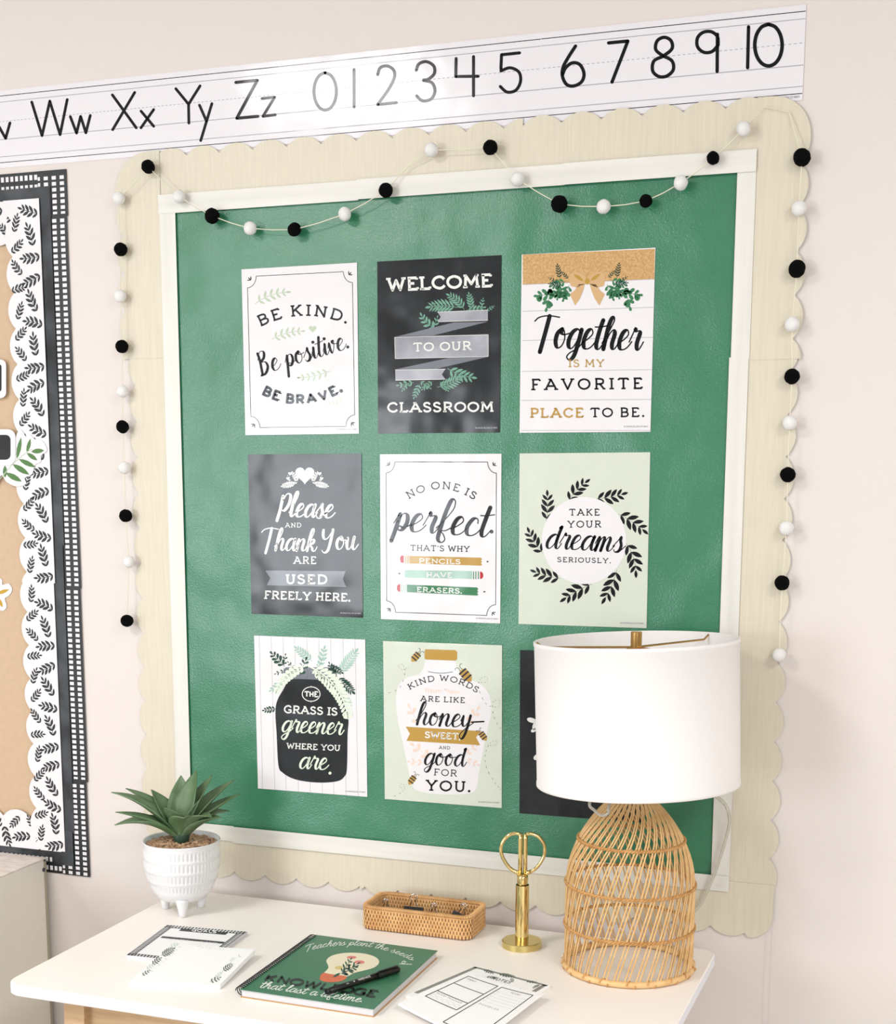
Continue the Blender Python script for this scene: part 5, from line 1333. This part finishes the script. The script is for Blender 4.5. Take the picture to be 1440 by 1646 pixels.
# right-hand pads
def curved_sheet(name, label, c, z0, zt, m_top, lift_fn, th):
    nU, nV = 10, 10
    C4 = [at_z(x, y, z_) for (x, y), z_ in zip(c, (zt,)*4)]
    c0 = sum(C4, Vector())/4
    t = thing(name, label, 'notepad', (c0.x, c0.y, z0))
    def P3(u, v):
        a = C4[0].lerp(C4[3], u); b = C4[1].lerp(C4[2], u); p = a.lerp(b, v); return Vector((p.x, p.y, zt+lift_fn(u, v)))
    V = [P3(i/nU, j/nV) for j in range(nV+1) for i in range(nU+1)]; nn = len(V)
    V += [p-Vector((0, 0, th)) for p in V]
    w_ = nU+1
    Fc = [(j*w_+i, j*w_+i+1, (j+1)*w_+i+1, (j+1)*w_+i) for j in range(nV) for i in range(nU)]
    Fc += [tuple(nn+q for q in f[::-1]) for f in Fc]
    ed = [(i, i+1) for i in range(nU)]+[(i*w_+nU, (i+1)*w_+nU) for i in range(nV)]+[(nV*w_+i+1, nV*w_+i) for i in range(nU)][::-1]+[((i+1)*w_, i*w_) for i in range(nV)]
    Fc += [(b, a, nn+a, nn+b) for a, b in ed]
    obj('paper', V, Fc, m_top, t)
    def put(K_, nm, m, lift):
        obj(nm, [P3(u, v)+Vector((0, 0, lift)) for u, v in K_.V], K_.F, m, t)
    return t, put
def gl(K_, u0, v0, u1, v1, wd, n=8):
    P_ = [(u0+(u1-u0)*k/n, v0+(v1-v0)*k/n) for k in range(n+1)]
    dx_, dy_ = abs(u1-u0), abs(v1-v0)
    K_.rib(P_, wd, False)
bc = [(652, 1600), (764, 1552.5), (884, 1583), (790, 1640)]
t, put = curved_sheet('notepad', 'grey-bordered leafy notes pad lying under the black-lined pad', bc, DZ, DZ+.0045, M_pad, lambda u, v: 0.0, .0043)
K = Ink(); gl(K, .035, .10, .035, .97, .05); gl(K, .01, .965, .99, .965, .035); gl(K, .955, .97, .955, .70, .05); put(K, 'grey_border_print', M_pgrey, .0001)
K = Ink()
for a, b, n in (((.15, .97), (.30, .93), 4), ((.35, .96), (.55, .97), 5), ((.30, .82), (.42, .86), 4), ((.55, .93), (.62, .86), 3), ((.72, .95), (.85, .97), 4), ((.90, .95), (.90, .84), 4), ((.5, .76), (.6, .70), 4), ((.75, .74), (.9, .72), 4)): K.sprig(a, b, n, .34, .14, .8)
K.put and None
put(K, 'leaf_print', M_pleaf, .0002)
K = Ink()
def sc_uv(K_, s_, u0, v0, u1, h):
    T_ = Ink(); T_.script(s_, [(0, 0), ((u1-u0)*100, 0)], h*100, thick=.16, thin=.1, slant=.3)
    n_ = len(K_.V); K_.V += [(u0+x/100, v0-y/100) for x, y in T_.V]; K_.F += [tuple(i+n_ for i in f) for f in T_.F]
def cap_uv(K_, s_, u0, v0, u1, h, wt=.14):
    T_ = Ink(); T_.caps(s_, [(0, 0), ((u1-u0)*100, 0)], h*100, wt=wt, serif=False)
    n_ = len(K_.V); K_.V += [(u0+x/100, v0-y/100) for x, y in T_.V]; K_.F += [tuple(i+n_ for i in f) for f in T_.F]
cap_uv(K, 'NOTES', .38, .80, .62, .06); put(K, 'lettering', M_pblack, .0003)
fc = [(640, 1616), (752, 1566), (872, 1599), (772, 1676)]
t, put = curved_sheet('notepad', 'white notepad with black-lined boxes and mood tracker on top of the notes pad', fc, DZ+.0055, DZ+.0100, M_pad, lambda u, v: .0045*((u-.55)*2)**2*.6-.0, .0032)
K = Ink()
lw = .013
for (u0, v0, u1, v1) in ((.07, .93, .47, .93), (.07, .30, .47, .30), (.07, .93, .07, .30), (.47, .93, .47, .30), (.07, .71, .47, .71), (.07, .47, .47, .47), (.52, .93, .93, .93), (.52, .93, .52, .05), (.93, .93, .93, .05), (.52, .05, .93, .05)): gl(K, u0, v0, u1, v1, lw)
put(K, 'box_lines', M_pblack, .0001)
K = Ink(); cap_uv(K, 'TODAY', .10, .86, .22, .035, .14); cap_uv(K, 'TO DO', .68, .86, .80, .035); cap_uv(K, 'MOOD TRACKER', .10, .42, .42, .026); cap_uv(K, 'DOODLES', .56, .52, .80, .026); put(K, 'lettering', M_pgrey, .0001)
K = Ink()
for k in range(5): K.ring(.12+k*.075, .365, .03, .026, .004, n=16)
for k in range(5): gl(K, .60, .82-k*.055, .91, .82-k*.055, .004); K.ring(.56, .83-k*.055, .014, .014, .004, n=10)
put(K, 'pale_print', M_ppale, .0001)
